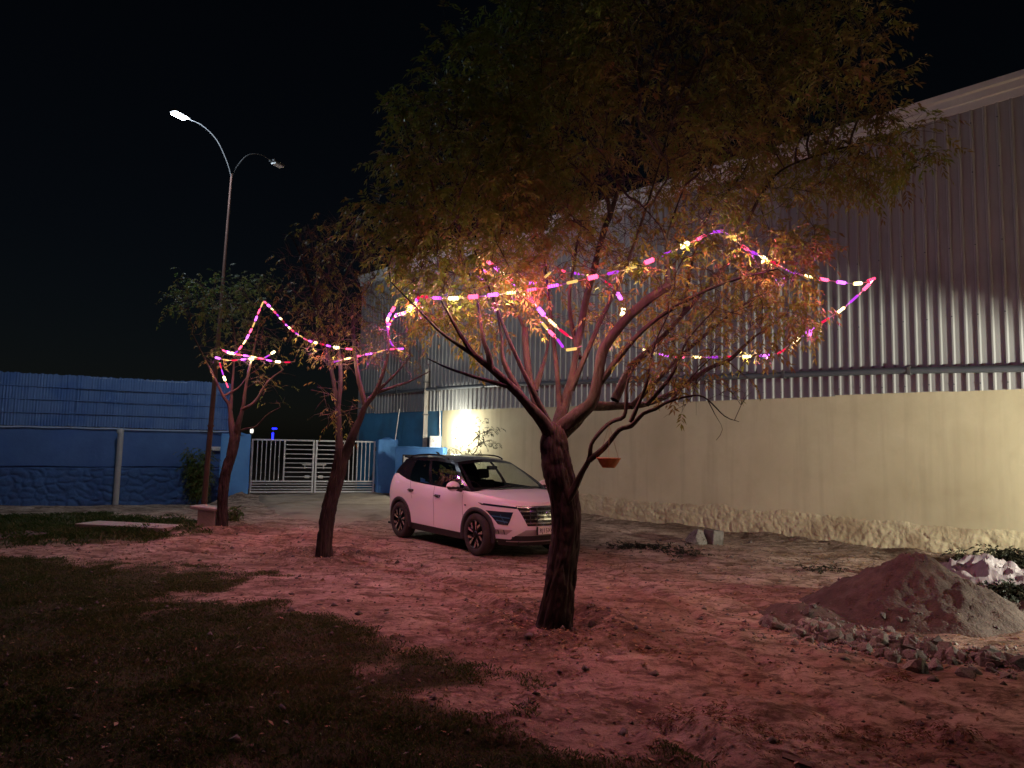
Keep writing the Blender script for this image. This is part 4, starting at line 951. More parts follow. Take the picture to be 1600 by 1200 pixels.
# fine chips between the stones
nC = 1500; tt_ = rng.random(nC); A_ = np.array(G(1225, 985)[:2]); B_ = np.array(G(1640, 1055)[:2])
cx_ = A_[0] + (B_[0] - A_[0]) * tt_ + rng.normal(0, .16, nC); cy2 = A_[1] + (B_[1] - A_[1]) * tt_ + .2 + rng.normal(0, .24, nC)
cz_ = gh(cx_, cy2) + np.maximum(0, heap_h(cx_ - hc.x, cy2 - hc.y) - .03); cs_ = rng.uniform(.008, .03, nC)
tet = np.array([[1, 0, -.5], [-.5, .87, -.5], [-.5, -.87, -.5], [0, 0, .9]])
Vc = np.stack([cx_, cy2, cz_ + cs_ * .3], 1)[:, None] + tet[None] * cs_[:, None, None] * rng.uniform(.6, 1.3, (nC, 4, 1)) + rng.normal(0, .25, (nC, 4, 3)) * cs_[:, None, None] - np.array(rub.location)
Fc = (np.array([[0, 2, 1], [0, 1, 3], [1, 2, 3], [2, 0, 3]])[None] + (np.arange(nC) * 4)[:, None, None]).reshape(-1, 3)
ch_ = from_arrays('stone_chips', Vc.reshape(-1, 3), Fc, 'stone', rub); ch_['kind'] = 'stuff'
# loose stones
for px, py, r_, lb in [(925, 980, .055, 'pale stone on the edge of the basin around the large tree'), (896, 982, .05, 'stone touching the foot of the large tree'), (870, 990, .04, 'small stone in front of the large tree trunk'), (228, 1038, .05, 'pale rounded stone lying alone in the dark grass'), (560, 868, .06, 'stone beside the nearly leafless tree'), (480, 872, .05, 'stone left in the basin of the nearly leafless tree'), (975, 1138, .035, 'dark stone on bare soil beside the grass edge'), (1100, 952, .05, 'stone on bare soil beside the earth heap')]:
    p = G(px, py); tag(put_stone(p.x, p.y, r_, gz(p.x, p.y) - .01, None, 'loose_stone'), lb, 'stone', 'loose stones')
p = G(1108, 850)
o = empty('stone_block', (p.x, p.y + .1, gz(p.x, p.y) - .05), R(25)); m = MB(); m.box((.14, 0, .14), (.26, .3, .34), M=Matrix.Rotation(.1, 3, 'Y'), bev=.03); m.build('block', 'stone', o)
ob = bpy.data.objects.new('boulder', SM[0]); COL.objects.link(ob); ob.parent = o; ob.location = (-.2, .05, .12); ob.scale = (.3, .25, .22); tag(o, 'broken stone block at the foot of the warehouse wall', 'block')
# tarpaulin over a mound
tc_ = Vector((6.55, 9.75, 0))
def tarp(u, v):
    x = (u - .5) * 2.5; y = (v - .5) * 1.1
    pr = math.sin(math.pi * u) ** .6 * math.sin(math.pi * v) ** .7
    rg = lambda a_, b_, sd_: 1 - abs(2 * float(vnoise(a_, b_, sd_)) - 1)
    f = .16 * rg(x * 3 + y * 1.5, y * 4 - x, 4) + .10 * rg(x * 7 - y * 3, y * 8, 6) + .05 * rg(x * 15, y * 15, 9) - .12
    return (x + .05 * math.sin(y * 9), y * (.8 + .4 * vnoise(x * 1.5, 1, 3)), .02 + pr * (.24 + f * 1.2 - .10 * vnoise(x * 1.2, 0, 8)) + gz(tc_.x + x, tc_.y + y))
m = MB(); m.grid(tarp, 110, 60, smooth=False); o = m.build('tarpaulin', 'tarp'); o.location = tc_; o.rotation_euler = (0, 0, R(-38)); tag(o, 'crumpled pale tarpaulin bundle beside the earth heap', 'tarpaulin')
shrub('dark_brush_heap', (7.75, 10.95, 0), [[(random.gauss(0, .12), random.gauss(0, .1), 0), (random.gauss(0, .25), random.gauss(0, .2), .18), (random.gauss(0, .42), random.gauss(0, .3), random.uniform(.15, .34))] for _ in range(22)], 'dark heap of cut brush behind the pale tarpaulin', 'leaf_dark', 6, .1, 'brush', .12)
shrub('dark_brush_heap', (6.25, 8.95, 0), [[(random.gauss(0, .1), random.gauss(0, .1), 0), (random.gauss(0, .2), random.gauss(0, .12), .08), (random.gauss(0, .4), random.gauss(0, .15), random.uniform(.05, .16))] for _ in range(14)], 'dark cut brush lying in front of the pale tarpaulin', 'leaf_dark', 6, .07, 'brush', .12)
p = G(1245, 1196); o = empty('metal_scrap', (p.x, p.y, gz(p.x, p.y)), R(-20)); m = MB(); m.box((0, 0, .01), (.16, .07, .012), M=Matrix.Rotation(.2, 3, 'Y'), bev=.004); m.build('plate', 'rust', o); tag(o, 'dull metal scrap half buried in the foreground soil', 'scrap')

# hanging clay bowl
bp_ = Vector(P(951, 722, D1 - .42)); o = empty('hanging_bowl', bp_)
m = MB(); m.lathe([(.0, -.055), (.06, -.055), (.085, -.02), (.112, .03), (.118, .03), (.118, .042), (.108, .042), (.10, .03), (.075, -.01), (.05, -.035), (0, -.04)], 28); m.build('bowl', 'clay', o)
hook = Vector(P(952, 664, D1 - .40)) - bp_
for k in range(3):
    a = k * 2.09 + .4; mm = MB(); mm.tube([(.11 * math.cos(a), .11 * math.sin(a), .04), hook], .0025, 4); mm.build('string', 'twine', o)
tag(o, 'shallow clay bowl hanging on strings from the low branch', 'bowl')

# ------------------------------------------------------------------ grass, litter
def grass_field(n, x0, x1, y0, y1, hmin, hmax, name, label, ypow=1.0):
    x = rng.uniform(x0, x1, n); y = y0 + (y1 - y0) * rng.random(n) ** ypow
    vis = (np.abs(x) < y * .80 + .6); x, y = x[vis], y[vis]
    mk = grass_mask(x, y) * (.4 + .8 * sstep(.34, .58, fbm(x * 2.2, y * 2.2, 4, 19)))
    k = rng.random(len(x)) < mk; x, y = x[k], y[k]; n = len(x)
    z = gh(x, y) - .004
    clump = .5 + 1.0 * fbm(x * 2.5, y * 2.5, 3, 23)
    h = rng.uniform(hmin, hmax, n) * clump; a = rng.uniform(0, 2 * np.pi, n); ln_ = rng.uniform(.3, 1.3, n) * h
    w = rng.uniform(.0012, .0026, n) * (1 + y * .10)
    b = np.stack([x, y, z], 1); sd_ = np.stack([-np.sin(a), np.cos(a), 0 * a], 1); dr = np.stack([np.cos(a), np.sin(a), 0 * a], 1)
    md = b + dr * (ln_ * .35)[:, None]; md[:, 2] += h * .65
    tp = b + dr * ln_[:, None]; tp[:, 2] += h * .95
    V = np.stack([b - sd_ * w[:, None], b + sd_ * w[:, None], md + sd_ * (w * .7)[:, None], tp, md - sd_ * (w * .7)[:, None]], 1).reshape(-1, 3)
    F = np.arange(len(V)).reshape(-1, 5)
    tone = np.clip(.15 + .7 * fbm(x * 1.3, y * 1.3, 3, 29) + rng.normal(0, .22, n), 0, 1)
    o = from_arrays(name, V, F, 'grass_blade', None, False, {'lc': np.repeat(tone, 5)}); tag(o, label, 'grass', kind='stuff'); print(name, n)
grass_field(420000, -9, 1.8, 3.6, 10.8, .010, .032, 'grass', 'short patchy grass covering the dark foreground', 1.35)
grass_field(90000, -17, -5.5, 11.5, 20.5, .03, .10, 'rough_grass', 'rough dry grass at the foot of the blue wall')
# scattered tufts on the bare soil at lower right
lp, ld = [], []
for px, py, r_, k in [(1048, 1122, .10, 90), (1160, 1140, .12, 90), (1390, 1150, .20, 170), (1480, 1155, .12, 70), (1120, 1110, .08, 40), (1290, 1150, .15, 60), (1400, 1060, .10, 60), (760, 1010, .2, 60), (1030, 1020, .15, 40), (880, 1010, .14, 30), (1240, 1185, .2, 80)]:
    c = G(px, py)
    for _ in range(k):
        x, y = c.x + random.gauss(0, r_), c.y + random.gauss(0, r_ * .7); lp.append((x, y, gz(x, y))); ld.append((random.gauss(0, 1), random.gauss(0, 1), random.uniform(.1, .7)))
o = leaves('dead_weeds', lp, ld, None, 'dry_leaf', length=.07, pairs=3, droop=.3, ll=.035, lw=.008, tone=rng.uniform(0, .35, len(lp))); tag(o, 'small dark tufts of dead weeds on bare soil', 'weeds', kind='stuff')
# leaf litter and pebbles
n = 42000
x = rng.uniform(-8, 8, n); y = 3.7 + 12 * rng.random(n) ** 1.2
dens = .22 + .5 * sstep(.5, .65, fbm(x * 1.2, y * 1.2, 3, 63))
for t, r in zip(TREE_BASE, (.8, .8, .7)): dens = dens + 1.2 * np.exp(-(np.hypot(x - t.x, y - t.y) / r) ** 2)
ins = (x - WA.x) * WN.x + (y - WA.y) * WN.y > .1
dens = dens * (1 - .85 * grass_mask(x, y))
k = (rng.random(n) < dens) & ins & (np.abs(x) < y * .8 + .5); x, y = x[k], y[k]; n = len(x)
z = gh(x, y) + rng.uniform(.002, .012, n); a = rng.uniform(0, 6.28, n); l_ = rng.uniform(.010, .034, n); w_ = l_ * rng.uniform(.25, .5, n)
dr = np.stack([np.cos(a), np.sin(a), rng.normal(0, .25, n)], 1); sd_ = np.stack([-np.sin(a), np.cos(a), rng.normal(0, .35, n)], 1); b = np.stack([x, y, z], 1)
V = np.stack([b - dr * l_[:, None], b + sd_ * w_[:, None] + [0, 0, .004], b + dr * l_[:, None], b - sd_ * w_[:, None] + [0, 0, .004]], 1).reshape(-1, 3)
o = from_arrays('leaf_litter', V, np.arange(len(V)).reshape(-1, 4), 'dry_leaf', None, False, {'lc': np.repeat(rng.random(n) ** 1.4, 4)}); tag(o, 'dry fallen leaves scattered over the yard', 'leaves', kind='stuff')
n = 11000
x = rng.uniform(-7, 7.5, n); y = 3.7 + 11 * rng.random(n) ** 1.2; dens = .3 * np.ones(n)
for t in TREE_BASE: dens = dens + 2.2 * np.exp(-((np.hypot(x - t.x, y - t.y) - .55) / .28) ** 2)
dens = dens + 1.5 * np.exp(-(((x - 3.3) / 1.2) ** 2 + ((y - 7.4) / .8) ** 2))
ins = (x - WA.x) * WN.x + (y - WA.y) * WN.y > .1
k = (rng.random(n) < dens) & ins; x, y = x[k], y[k]; n = len(x); sz = rng.uniform(.006, .02, n) * (1 + (rng.random(n) < .12) * 1.3)
z = gh(x, y) + np.where((np.abs(x - hc.x) < 2.0) & (np.abs(y - hc.y) < 1.55), np.maximum(0, heap_h(x - hc.x, y - hc.y) - .03), 0)
oct_ = np.array([[1, 0, 0], [0, 1, 0], [-1, 0, 0], [0, -1, 0], [0, 0, .8], [0, 0, -.8]], float)
V = np.stack([x, y, z], 1)[:, None, :] + oct_[None] * sz[:, None, None] * rng.uniform(.6, 1.3, (n, 6, 1)) + rng.normal(0, .15, (n, 6, 3)) * sz[:, None, None]
F = np.array([[0, 1, 4], [1, 2, 4], [2, 3, 4], [3, 0, 4], [1, 0, 5], [2, 1, 5], [3, 2, 5], [0, 3, 5]])
F = (F[None] + (np.arange(n) * 6)[:, None, None]).reshape(-1, 3)
o = from_arrays('pebbles', V.reshape(-1, 3), F, 'stone'); tag(o, 'small pebbles and clods scattered on the soil', 'pebbles', kind='stuff')

# ------------------------------------------------------------------ LED light strings
for sfx, kk in (('', 1.0), ('_dim', .45)):
    emat('led_red' + sfx, (1.0, .015, .09), 2.2 * kk); emat('led_purple' + sfx, (.62, .06, 1.0), 2.4 * kk); emat('led_yellow' + sfx, (1.0, .62, .18), 2.6 * kk)
    emat('dot_red' + sfx, (1.0, .12, .26), 2.2 * kk + .6); emat('dot_purple' + sfx, (.78, .16, 1.0), 2.4 * kk + .6); emat('dot_yellow' + sfx, (1.0, .84, .45), 4 * kk + .6)
LCOL = {'red': (1, .08, .11), 'purple': (.60, .10, 1.0), 'yellow': (1.0, .68, .34)}
LPOW = {'red': 1.15, 'purple': .62, 'yellow': 1.1}
def led_mesh(c):
    m = MB(); m.tube([(-.056, 0, 0), (-.05, 0, 0), (.05, 0, 0), (.056, 0, 0)], [.008, .0145, .0145, .008], 8)
    me = bpy.data.meshes.new('led_module'); me.from_pydata(m.v, [], m.f); me.update(); me.polygons.foreach_set('use_smooth', m.sm); me.materials.append(MATS['led_' + c]); return me
def dot_mesh(c):
    m = MB()
    for x in (-.036, -.012, .012, .036): m.lathe([(.0, -.015), (.011, -.011), (.0175, 0), (.011, .011), (0, .015)], 8, Matrix.Translation((x, 0, 0)))
    me = bpy.data.meshes.new('diode_row'); me.from_pydata(m.v, [], m.f); me.update(); me.polygons.foreach_set('use_smooth', m.sm); me.materials.append(MATS['dot_' + c]); return me
LM = {c + x: led_mesh(c + x) for c in LCOL for x in ('', '_dim')}; DM = {c + x: dot_mesh(c + x) for c in LCOL for x in ('', '_dim')}
SEQ = ['red', 'purple', 'yellow']
nled = 0
def light_string(rows, label, start=0, spacing=.195, sc_=1.0, down=.72):
    """rows (px, py, Y): the run of the cord from branch to branch"""
    global nled
    pts = [P(*r) for r in rows]; org = Vector(pts[0]); o = empty('light_string', org)
    q = spline([tuple(p - org) for p in pts], .03); m = MB(); m.tube([tuple(r) for r in q], .0055, 5); m.build('cord', 'cable', o)
    seg = np.linalg.norm(np.diff(q, axis=0), axis=1); cum = np.concatenate([[0], np.cumsum(seg)])
    s = spacing * .5; k = start
    while s < cum[-1]:
        c = SEQ[k % 3]
        p = Vector([np.interp(s, cum, q[:, i]) for i in range(3)]); p2 = Vector([np.interp(min(s + .05, cum[-1]), cum, q[:, i]) for i in range(3)]); p1 = Vector([np.interp(max(s - .05, 0), cum, q[:, i]) for i in range(3)])
        x = (p2 - p1).normalized(); rot = x.to_track_quat('X', 'Z')
        vx = '_dim' if random.random() < .35 else ''; md = bpy.data.objects.new('led_module', LM[c + vx]); COL.objects.link(md); md.parent = o; md.location = p; md.rotation_mode = 'QUATERNION'; md.rotation_quaternion = rot; md.scale = (sc_, sc_, sc_)
        dt = bpy.data.objects.new('diode_row', DM[c + vx])
        if not vx: gsz = random.choice([1.0, 1.15, 1.35, 1.75]); dt.scale = (1.0, gsz, gsz); COL.objects.link(dt); dt.parent = md  # bright diode rows swollen at random to stand in for glare
        lo_ = point_light('led_light', p + Vector((0, 0, -.035)), W_LED * LPOW[c] * (.6 if vx else 1.2), LCOL[c], .015, o)
        if random.random() < (.42 if rows[0][2] < 9 else down):     # most modules throw their light down and outward
            lo_.data.type = 'SPOT'; lo_.data.spot_size = R(156); lo_.data.spot_blend = .5; lo_.rotation_euler = (random.gauss(0, .3), random.gauss(0, .3), 0)
        else: lo_.data.energy *= .9
        s += spacing * random.uniform(.92, 1.08); k += 1; nled += 1
    tag(o, label, 'light string', 'coloured light strings'); return o
b1 = D1
light_string([(655, 463, b1 - .3), (690, 466, b1 - .55), (725, 465, b1 - .6), (800, 457, b1 - .6), (868, 446, b1 - .6), (927, 433, b1 - .6), (988, 418, b1 - .6), (1040, 397, b1 - .6), (1085, 376, b1 - .55), (1128, 362, b1 - .5), (1165, 388, b1 - .35), (1205, 408, b1), (1245, 427, b1 + .05), (1300, 439, b1 + .1), (1340, 443, b1 + .15), (1364, 436, b1 + .2)], 'coloured light string sagging across the front of the large tree', 0)
light_string([(1364, 438, b1 + .2), (1342, 460, b1 + .35), (1312, 486, b1 + .5), (1275, 510, b1 + .7), (1235, 538, b1 + .9), (1212, 553, b1 + 1.0), (1160, 557, b1 + 1.1), (1088, 558, b1 + 1.2), (1045, 556, b1 + 1.25), (1005, 546, b1 + 1.3)], 'coloured light string running back under the large tree beside the warehouse', 0)
light_string([(744, 398, b1 + .4), (768, 413, b1 + .25), (800, 441, b1 - .1), (815, 455, b1 - .3), (836, 475, b1 - .2), (850, 492, b1 - .2), (875, 515, b1 - .2), (894, 529, b1 - .2)], 'coloured light string slanting down beside the knobbed limb of the large tree', 2, .16)
light_string([(745, 418, b1 + .7), (775, 432, b1 + .55), (835, 442, b1 + .5), (865, 422, b1 + .6), (885, 425, b1 + .7), (910, 429, b1 + .8), (942, 437, b1 + .8), (966, 460, b1 + .75), (973, 488, b1 + .7), (956, 522, b1 + .6), (940, 565, b1 + .4)], 'coloured light string wound behind the main limbs of the large tree', 1, .21)
light_string([(846, 503, b1 - .2), (857, 516, b1 - .3), (871, 530, b1 - .4), (885, 546, b1 - .45), (910, 541, b1 - .4)], 'short coloured light string on the middle limbs of the large tree', 2, .15)
b2, b3 = D2, D3
light_string([(655, 463, b1 - .3), (645, 478, b1 + .5), (632, 489, b1 + 1.3), (618, 494, b2 - 1.4), (607, 512, b2 - .1), (611, 535, b2 - .05), (624, 548, b2 - .05), (640, 556, b2 - .05)], 'coloured light string linking the large tree to the nearly leafless tree', 0, .21)
light_string([(622, 468, b2 - 1.0), (616, 480, b2 - .9), (606, 498, b2 - .7), (606, 515, b2 - .1)], 'short coloured light string hanging at the right limb of the nearly leafless tree', 2, .13)
light_string([(518, 566, b2 - .05), (540, 561, b2 - .1), (562, 556, b2 - .05), (586, 551, b2 - .05), (608, 546, b2 - .1), (626, 545, b2 + .0)], 'coloured light string across the nearly leafless tree below the sagging one', 1, .18)
light_string([(412, 470, b3 - 1.2), (424, 482, b3 - 1.5), (437, 496, b3 - 1.9), (449, 509, b3 - 2.3), (463, 521, b3 - 2.7), (482, 532, b3 - 3.1), (500, 537, b3 - 3.4), (525, 543, b3 - 3.7), (552, 546, b2 - .4)], 'coloured light string sagging from the small tree to the nearly leafless tree', 0, .20)
light_string([(412, 470, b3 - 1.2), (404, 488, b3 - 1.2), (396, 508, b3 - 1.1), (389, 522, b3 - 1.0), (381, 536, b3 - .9), (366, 552, b3 - .8), (350, 548, b3 - .7), (344, 543, b3 - .7)], 'coloured light string slanting down the front of the small tree', 2, .15)
light_string([(352, 549, b3 - .6), (372, 554, b3 - .8), (398, 558, b3 - .9), (425, 564, b3 - .9), (445, 566, b3 - .8), (461, 565, b3 - .7)], 'coloured light string lying level across the small tree limbs', 1, .17)
light_string([(334, 558, b3 - .3), (358, 563, b3 - .3), (385, 561, b3 - .3), (410, 560, b3 - .3), (428, 550, b3 - .4)], 'coloured light string tied behind the small tree limbs', 1, .17)
light_string([(343, 566, b3 - .4), (347, 580, b3 - .4), (351, 592, b3 - .4), (355, 602, b3 - .4)], 'short coloured light string dangling beside the small tree limbs', 0, .14)
print('leds', nled)

# ------------------------------------------------------------------ the car
car = empty('compact_suv', (CAR_O.x, CAR_O.y, 0), CAR_A); tag(car, 'white compact SUV with black roof parked behind the large tree', 'car')
itp = lambda x, xs_, ys_: float(np.interp(x, xs_, ys_))
X0F, X0R, NF, NR = .95, -1.25, 2.7, 3.4
def xf(z): return itp(z, [.18, .3, .45, .6, .75, .85, .93, 1.0, 1.3], [2.03, 2.10, 2.145, 2.15, 2.14, 2.11, 2.05, 1.96, 1.5])
def xr(z): return itp(z, [.2, .4, .7, 1.0, 1.2, 1.3], [-2.0, -2.12, -2.15, -2.12, -2.05, -1.98])
def wz(z): return itp(z, [.2, .35, .5, .6, .72, .82, .92, 1.0, 1.1, 1.22], [.82, .865, .872, .876, .882, .895, .890, .878, .858, .82])
def zt(x): return itp(x, [-2.15, -1.9, -1.6, -1.3, -.9, -.4, .3, 1.0, 1.4, 1.75, 2.0, 2.15], [1.16, 1.21, 1.225, 1.16, 1.10, 1.075, 1.05, 1.03, 1.01, .98, .935, .90])
def side_y(x, z):
    w = wz(z)
    if x > X0F: u = min(1, (x - X0F) / (xf(z) - X0F)); return w * max(0, 1 - u ** NF) ** (1 / NF)
    if x < X0R: u = min(1, (X0R - x) / (X0R - xr(z))); return w * max(0, 1 - u ** NR) ** (1 / NR)
    return w
def front_x(y, z):
    w = wz(z); u = min(1, abs(y) / w); return X0F + (xf(z) - X0F) * max(0, 1 - u ** NF) ** (1 / NF)
# ring points, one side (y>0) front centre -> rear centre
ring = []
for k in range(23):
    th = (math.pi / 2) * (1 - k / 22); ring.append(('f', th))
for x in np.arange(X0F - .035, X0R, -.035): ring.append(('s', x))
for k in range(18):
    th = (math.pi / 2) * (k / 17); ring.append(('r', th))
TL = [0, .07, .14, .20, .28, .36, .44, .52, .60, .68, .76, .84, .91, .96, 1.0]
ZB = .21
def rp_(i, t):
    kd_, a = ring[i]
    def xy(z):
        w = wz(z)
        if kd_ == 'f': return X0F + (xf(z) - X0F) * max(0, math.sin(a)) ** (2 / NF), w * max(0, math.cos(a)) ** (2 / NF)
        if kd_ == 's': return a, w
        return X0R + (xr(z) - X0R) * max(0, math.sin(a)) ** (2 / NR), w * max(0, math.cos(a)) ** (2 / NR)
    x_, _ = xy(.7); top_ = zt(x_); z = ZB + (top_ - ZB) * t; x, y = xy(z)
    if t > .93: y *= 1 - .022 * ((t - .93) / .07) ** 2
    return x, y, z
AX_F, AX_R, WZc, WR = 1.31, -1.30, .345, .345
AR = .405
def classify(x, z, kd_):
    if z < .335: return 'sill' if x < .85 else 'fsill'
    if kd_ == 's':
        if -.02 < x < .93: return 'fdoor'
        if -.98 < x <= -.02 and math.hypot(x - AX_R, z - WZc) > AR + .05: return 'rdoor'
    return 'body' if x > 0 else 'tail'
for sgn in (1, -1):
    meshes = {k: MB() for k in ('body', 'tail', 'fsill', 'sill', 'fdoor', 'rdoor')}
    nR, nT = len(ring), len(TL)
    PT = [[rp_(i, t) for t in TL] for i in range(nR)]
    for i in range(nR - 1):
        for j in range(nT - 1):
            q4 = [PT[i][j], PT[i + 1][j], PT[i + 1][j + 1], PT[i][j + 1]]
            cx = sum(p[0] for p in q4) / 4; cz = sum(p[2] for p in q4) / 4; cy_ = sum(p[1] for p in q4) / 4
            if cy_ > .55 and min(math.hypot(cx - AX_F, cz - WZc), math.hypot(cx - AX_R, cz - WZc)) < AR: continue
            out = []
            for x, y, z in q4:
                for ax_ in (AX_F, AX_R):
                    d_ = math.hypot(x - ax_, z - WZc)
                    if y > .5 and 1e-6 < d_ < AR: x, z = ax_ + (x - ax_) * AR / d_, WZc + (z - WZc) * AR / d_
                out.append((x, y * sgn, z))
            key = classify(cx, cz, ring[i][0])
            meshes[key].add(out if sgn < 0 else out[::-1], [(0, 1, 2, 3)], True)
    objs = {}
    for key, nm, mt in (('body', 'front_wing', 'white_paint'), ('tail', 'rear_quarter', 'white_paint'), ('fsill', 'bumper_base', 'black_plastic'), ('sill', 'sill_cladding', 'black_plastic'), ('fdoor', 'door', 'white_paint'), ('rdoor', 'door', 'white_paint')):
        ob = meshes[key].build(nm, mt, car)
        bm = bmesh.new(); bm.from_mesh(ob.data); bmesh.ops.remove_doubles(bm, verts=bm.verts[:], dist=.0005); bm.to_mesh(ob.data); bm.free(); objs[key] = ob
    # door handles, seams
    for key, x, z in (('fdoor', .12, .885), ('rdoor', -.86, .93)):
        m = MB(); y = side_y(x, z) + .002
        m.grid(lambda u, v: (x + (u - .5) * .20, sgn * (y - .003 + .010 * math.sin(math.pi * u) * math.sin(math.pi * v)), z + (v - .5) * .055), 8, 4, flip=sgn > 0); h_ = m.build('handle_recess', 'black_plastic', objs[key])
        m = MB(); m.box((x, sgn * (y + .022), z + .004), (.17, .016, .022), bev=.006); m.build('handle', 'chrome', objs[key])
    for xs_, z0, z1 in (((.93, .93), .36, 1.02), ((-.02, -.02), .36, 1.06), ((-.93, -.80), .78, 1.10)):
        m = MB(); vs = []
        for k in range(15):
            f = k / 14; z = z0 + (z1 - z0) * f; x = xs_[0] + (xs_[1] - xs_[0]) * (1 - f); y = side_y(x, z)
            vs += [(x - .004, sgn * (y + .0015), z), (x + .004, sgn * (y + .0015), z)]
        m.add(vs, [((2 * k, 2 * k + 1, 2 * k + 3, 2 * k + 2) if sgn < 0 else (2 * k, 2 * k + 2, 2 * k + 3, 2 * k + 1)) for k in range(14)]); m.build('door_seam', 'ink', car)
    # body crease is in the width profile; wheel arch trims
    for ax_ in (AX_F, AX_R):
        m = MB(); a0, a1 = R(-14), R(194); n_ = 40; vs = []
        for k in range(n_ + 1):
            a = a0 + (a1 - a0) * k / n_
            for r_, off in ((.372, -.10), (.372, .016), (.385, .02), (.435, .018), (.445, -.004)):
                x, z = ax_ + r_ * math.cos(a), WZc + r_ * math.sin(a); z = max(z, .215)
                y = max(side_y(x, max(z, .36)), .80) if abs(x) < 1.95 else .80
                vs.append((x, sgn * (y + off), z))
        w_ = 5; m.add(vs, [((k * w_ + b, k * w_ + b + 1, (k + 1) * w_ + b + 1, (k + 1) * w_ + b) if sgn < 0 else (k * w_ + b, (k + 1) * w_ + b, (k + 1) * w_ + b + 1, k * w_ + b + 1)) for k in range(n_) for b in range(4)], True)
        m.build('arch_trim', 'black_plastic', car)
        m = MB(); vs = []
        for k in range(25):
            a = R(-10) + R(200) * k / 24
            for y in (.80, .45): vs.append((ax_ + .41 * math.cos(a), sgn * y, WZc + .41 * math.sin(a)))
        m.add(vs, [(2 * k, 2 * k + 1, 2 * k + 3, 2 * k + 2) for k in range(24)]); m.add([(ax_ + .42 * math.cos(R(-10) + R(200) * k / 24), sgn * .45, WZc + .42 * math.sin(R(-10) + R(200) * k / 24)) for k in range(25)], [tuple(range(25))])
        m.build('wheel_well', 'interior', car)
        # wheel
        wl_ = empty('wheel', (ax_, sgn * .775, WR)); wl_.parent = car; wl_.rotation_euler = (R(-90) * sgn, random.uniform(0, .5), 0)
        wl_.rotation_euler = (R(-90) if sgn > 0 else R(90), 0, 0)
        m = MB(); m.lathe([(.225, -.10), (.27, -.112), (.325, -.105), (.343, -.085), (.345, 0), (.343, .085), (.325, .105), (.275, .113), (.228, .10), (.222, .09)], 48); m.build('tyre', 'tyre', wl_)
        m = MB(); m.lathe([(.226, .098), (.232, .104), (.222, .106), (.212, .085), (.205, .02), (.205, -.09)], 48); rim = m.build('rim', 'rim_dark', wl_)
        m = MB(); m.lathe([(0, .03), (.20, .03)], 32); m.build('brake_disc', 'interior', rim)
        for k in range(5):
            a = k * 2 * math.pi / 5
            def sp3(r_, da, h_): return (r_ * math.cos(a + da), r_ * math.sin(a + da), h_)
            m = MB(); m.add([sp3(.05, -.42, .088), sp3(.05, .42, .088), sp3(.215, .34, .100), sp3(.218, .12, .101), sp3(.13, .02, .094), sp3(.218, -.30, .101), sp3(.213, -.5, .098)], [(0, 1, 4), (1, 2, 3, 4), (0, 4, 5, 6)]); 
            m.add([sp3(.05, -.42, .06), sp3(.05, .42, .06), sp3(.215, .34, .06), sp3(.218, .12, .06), sp3(.13, .02, .06), sp3(.218, -.30, .06), sp3(.213, -.5, .06)], [])
            b0 = 0; m.f += [(0, 7, 8, 1), (1, 8, 9, 2), (3, 10, 11, 4), (4, 11, 12, 5), (6, 13, 7, 0)]; m.sm += [False] * 5
            m.build('spoke', 'rim_dark', rim)
            m = MB(); m.add([sp3(.08, .06, .096), sp3(.08, .36, .095), sp3(.214, .35, .1025), sp3(.216, .11, .1035)], [(0, 1, 2, 3)]); m.add([sp3(.14, -.02, .098), sp3(.217, -.27, .1035), sp3(.213, -.46, .1025), sp3(.11, -.25, .096)], [(0, 1, 2, 3)]); m.build('spoke_face', 'rim_silver', rim)
        m = MB(); m.lathe([(.055, .085), (.05, .10), (.03, .104), (0, .105)], 20); m.build('hub_cap', 'rim_dark', rim)
    # side glass house
    def Bs(u):
        x = 1.13 - 3.10 * u; z = zt(x) - .004; return Vector((x, side_y(x, min(z, 1.2)) * (1 - .022) - .012, z))
    def Ts(u):
        x = .28 - 1.95 * u; return Vector((x, itp(u, [0, .5, 1], [.595, .635, .56]), itp(u, [0, .12, .35, .7, 1], [1.495, 1.535, 1.565, 1.55, 1.50])))
    def Sd(u, v):
        p = Bs(u).lerp(Ts(u), v); p.y += .035 * math.sin(math.pi * v); return Vector((p.x, p.y * sgn, p.z))
    us = sorted(set([0, .055, .10, .2, .30, .405, .445, .5, .56, .62, .66, .70, .745, .8, .85, .9, .95, 1.0])); vsx = [0, .045, .2, .35, .5, .65, .80, .875, .94, 1.0]
    fr, g1, g2 = MB(), MB(), MB()
    for i in range(len(us) - 1):
        for j in range(len(vsx) - 1):
            uc, vc = (us[i] + us[i + 1]) / 2, (vsx[j] + vsx[j + 1]) / 2
            q4 = [Sd(us[i], vsx[j]), Sd(us[i + 1], vsx[j]), Sd(us[i + 1], vsx[j + 1]), Sd(us[i], vsx[j + 1])]
            if sgn > 0: q4 = q4[::-1]
            tgt = fr
            if .045 < vc < .875:
                if .055 < uc < .405: tgt = g1
                elif .445 < uc < .70: tgt = g2
            tgt.add(q4, [(0, 1, 2, 3)], True)
    fr.build('pillar_frame', 'black_gloss', car); g1.build('window', 'car_glass', objs['fdoor']); g2.build('window', 'car_glass', objs['rdoor'])
    m = MB(); m.tube([Sd(u, .0) + Vector((0, sgn * .012, .008)) for u in np.linspace(.06, .74, 24)], .009, 6); m.build('belt_trim', 'black_gloss', car)
    # roof rail
    m = MB(); m.tube(spline([tuple(Ts(u) * 1.0 + Vector((0, 0, dz))) if sgn > 0 else tuple(Vector((Ts(u).x, -Ts(u).y, Ts(u).z + dz))) for u, dz in ((.14, .01), (.2, .04), (.35, .046), (.6, .05), (.82, .045), (.92, .012))], .08), .014, 8); m.build('roof_rail', 'black_gloss', car)
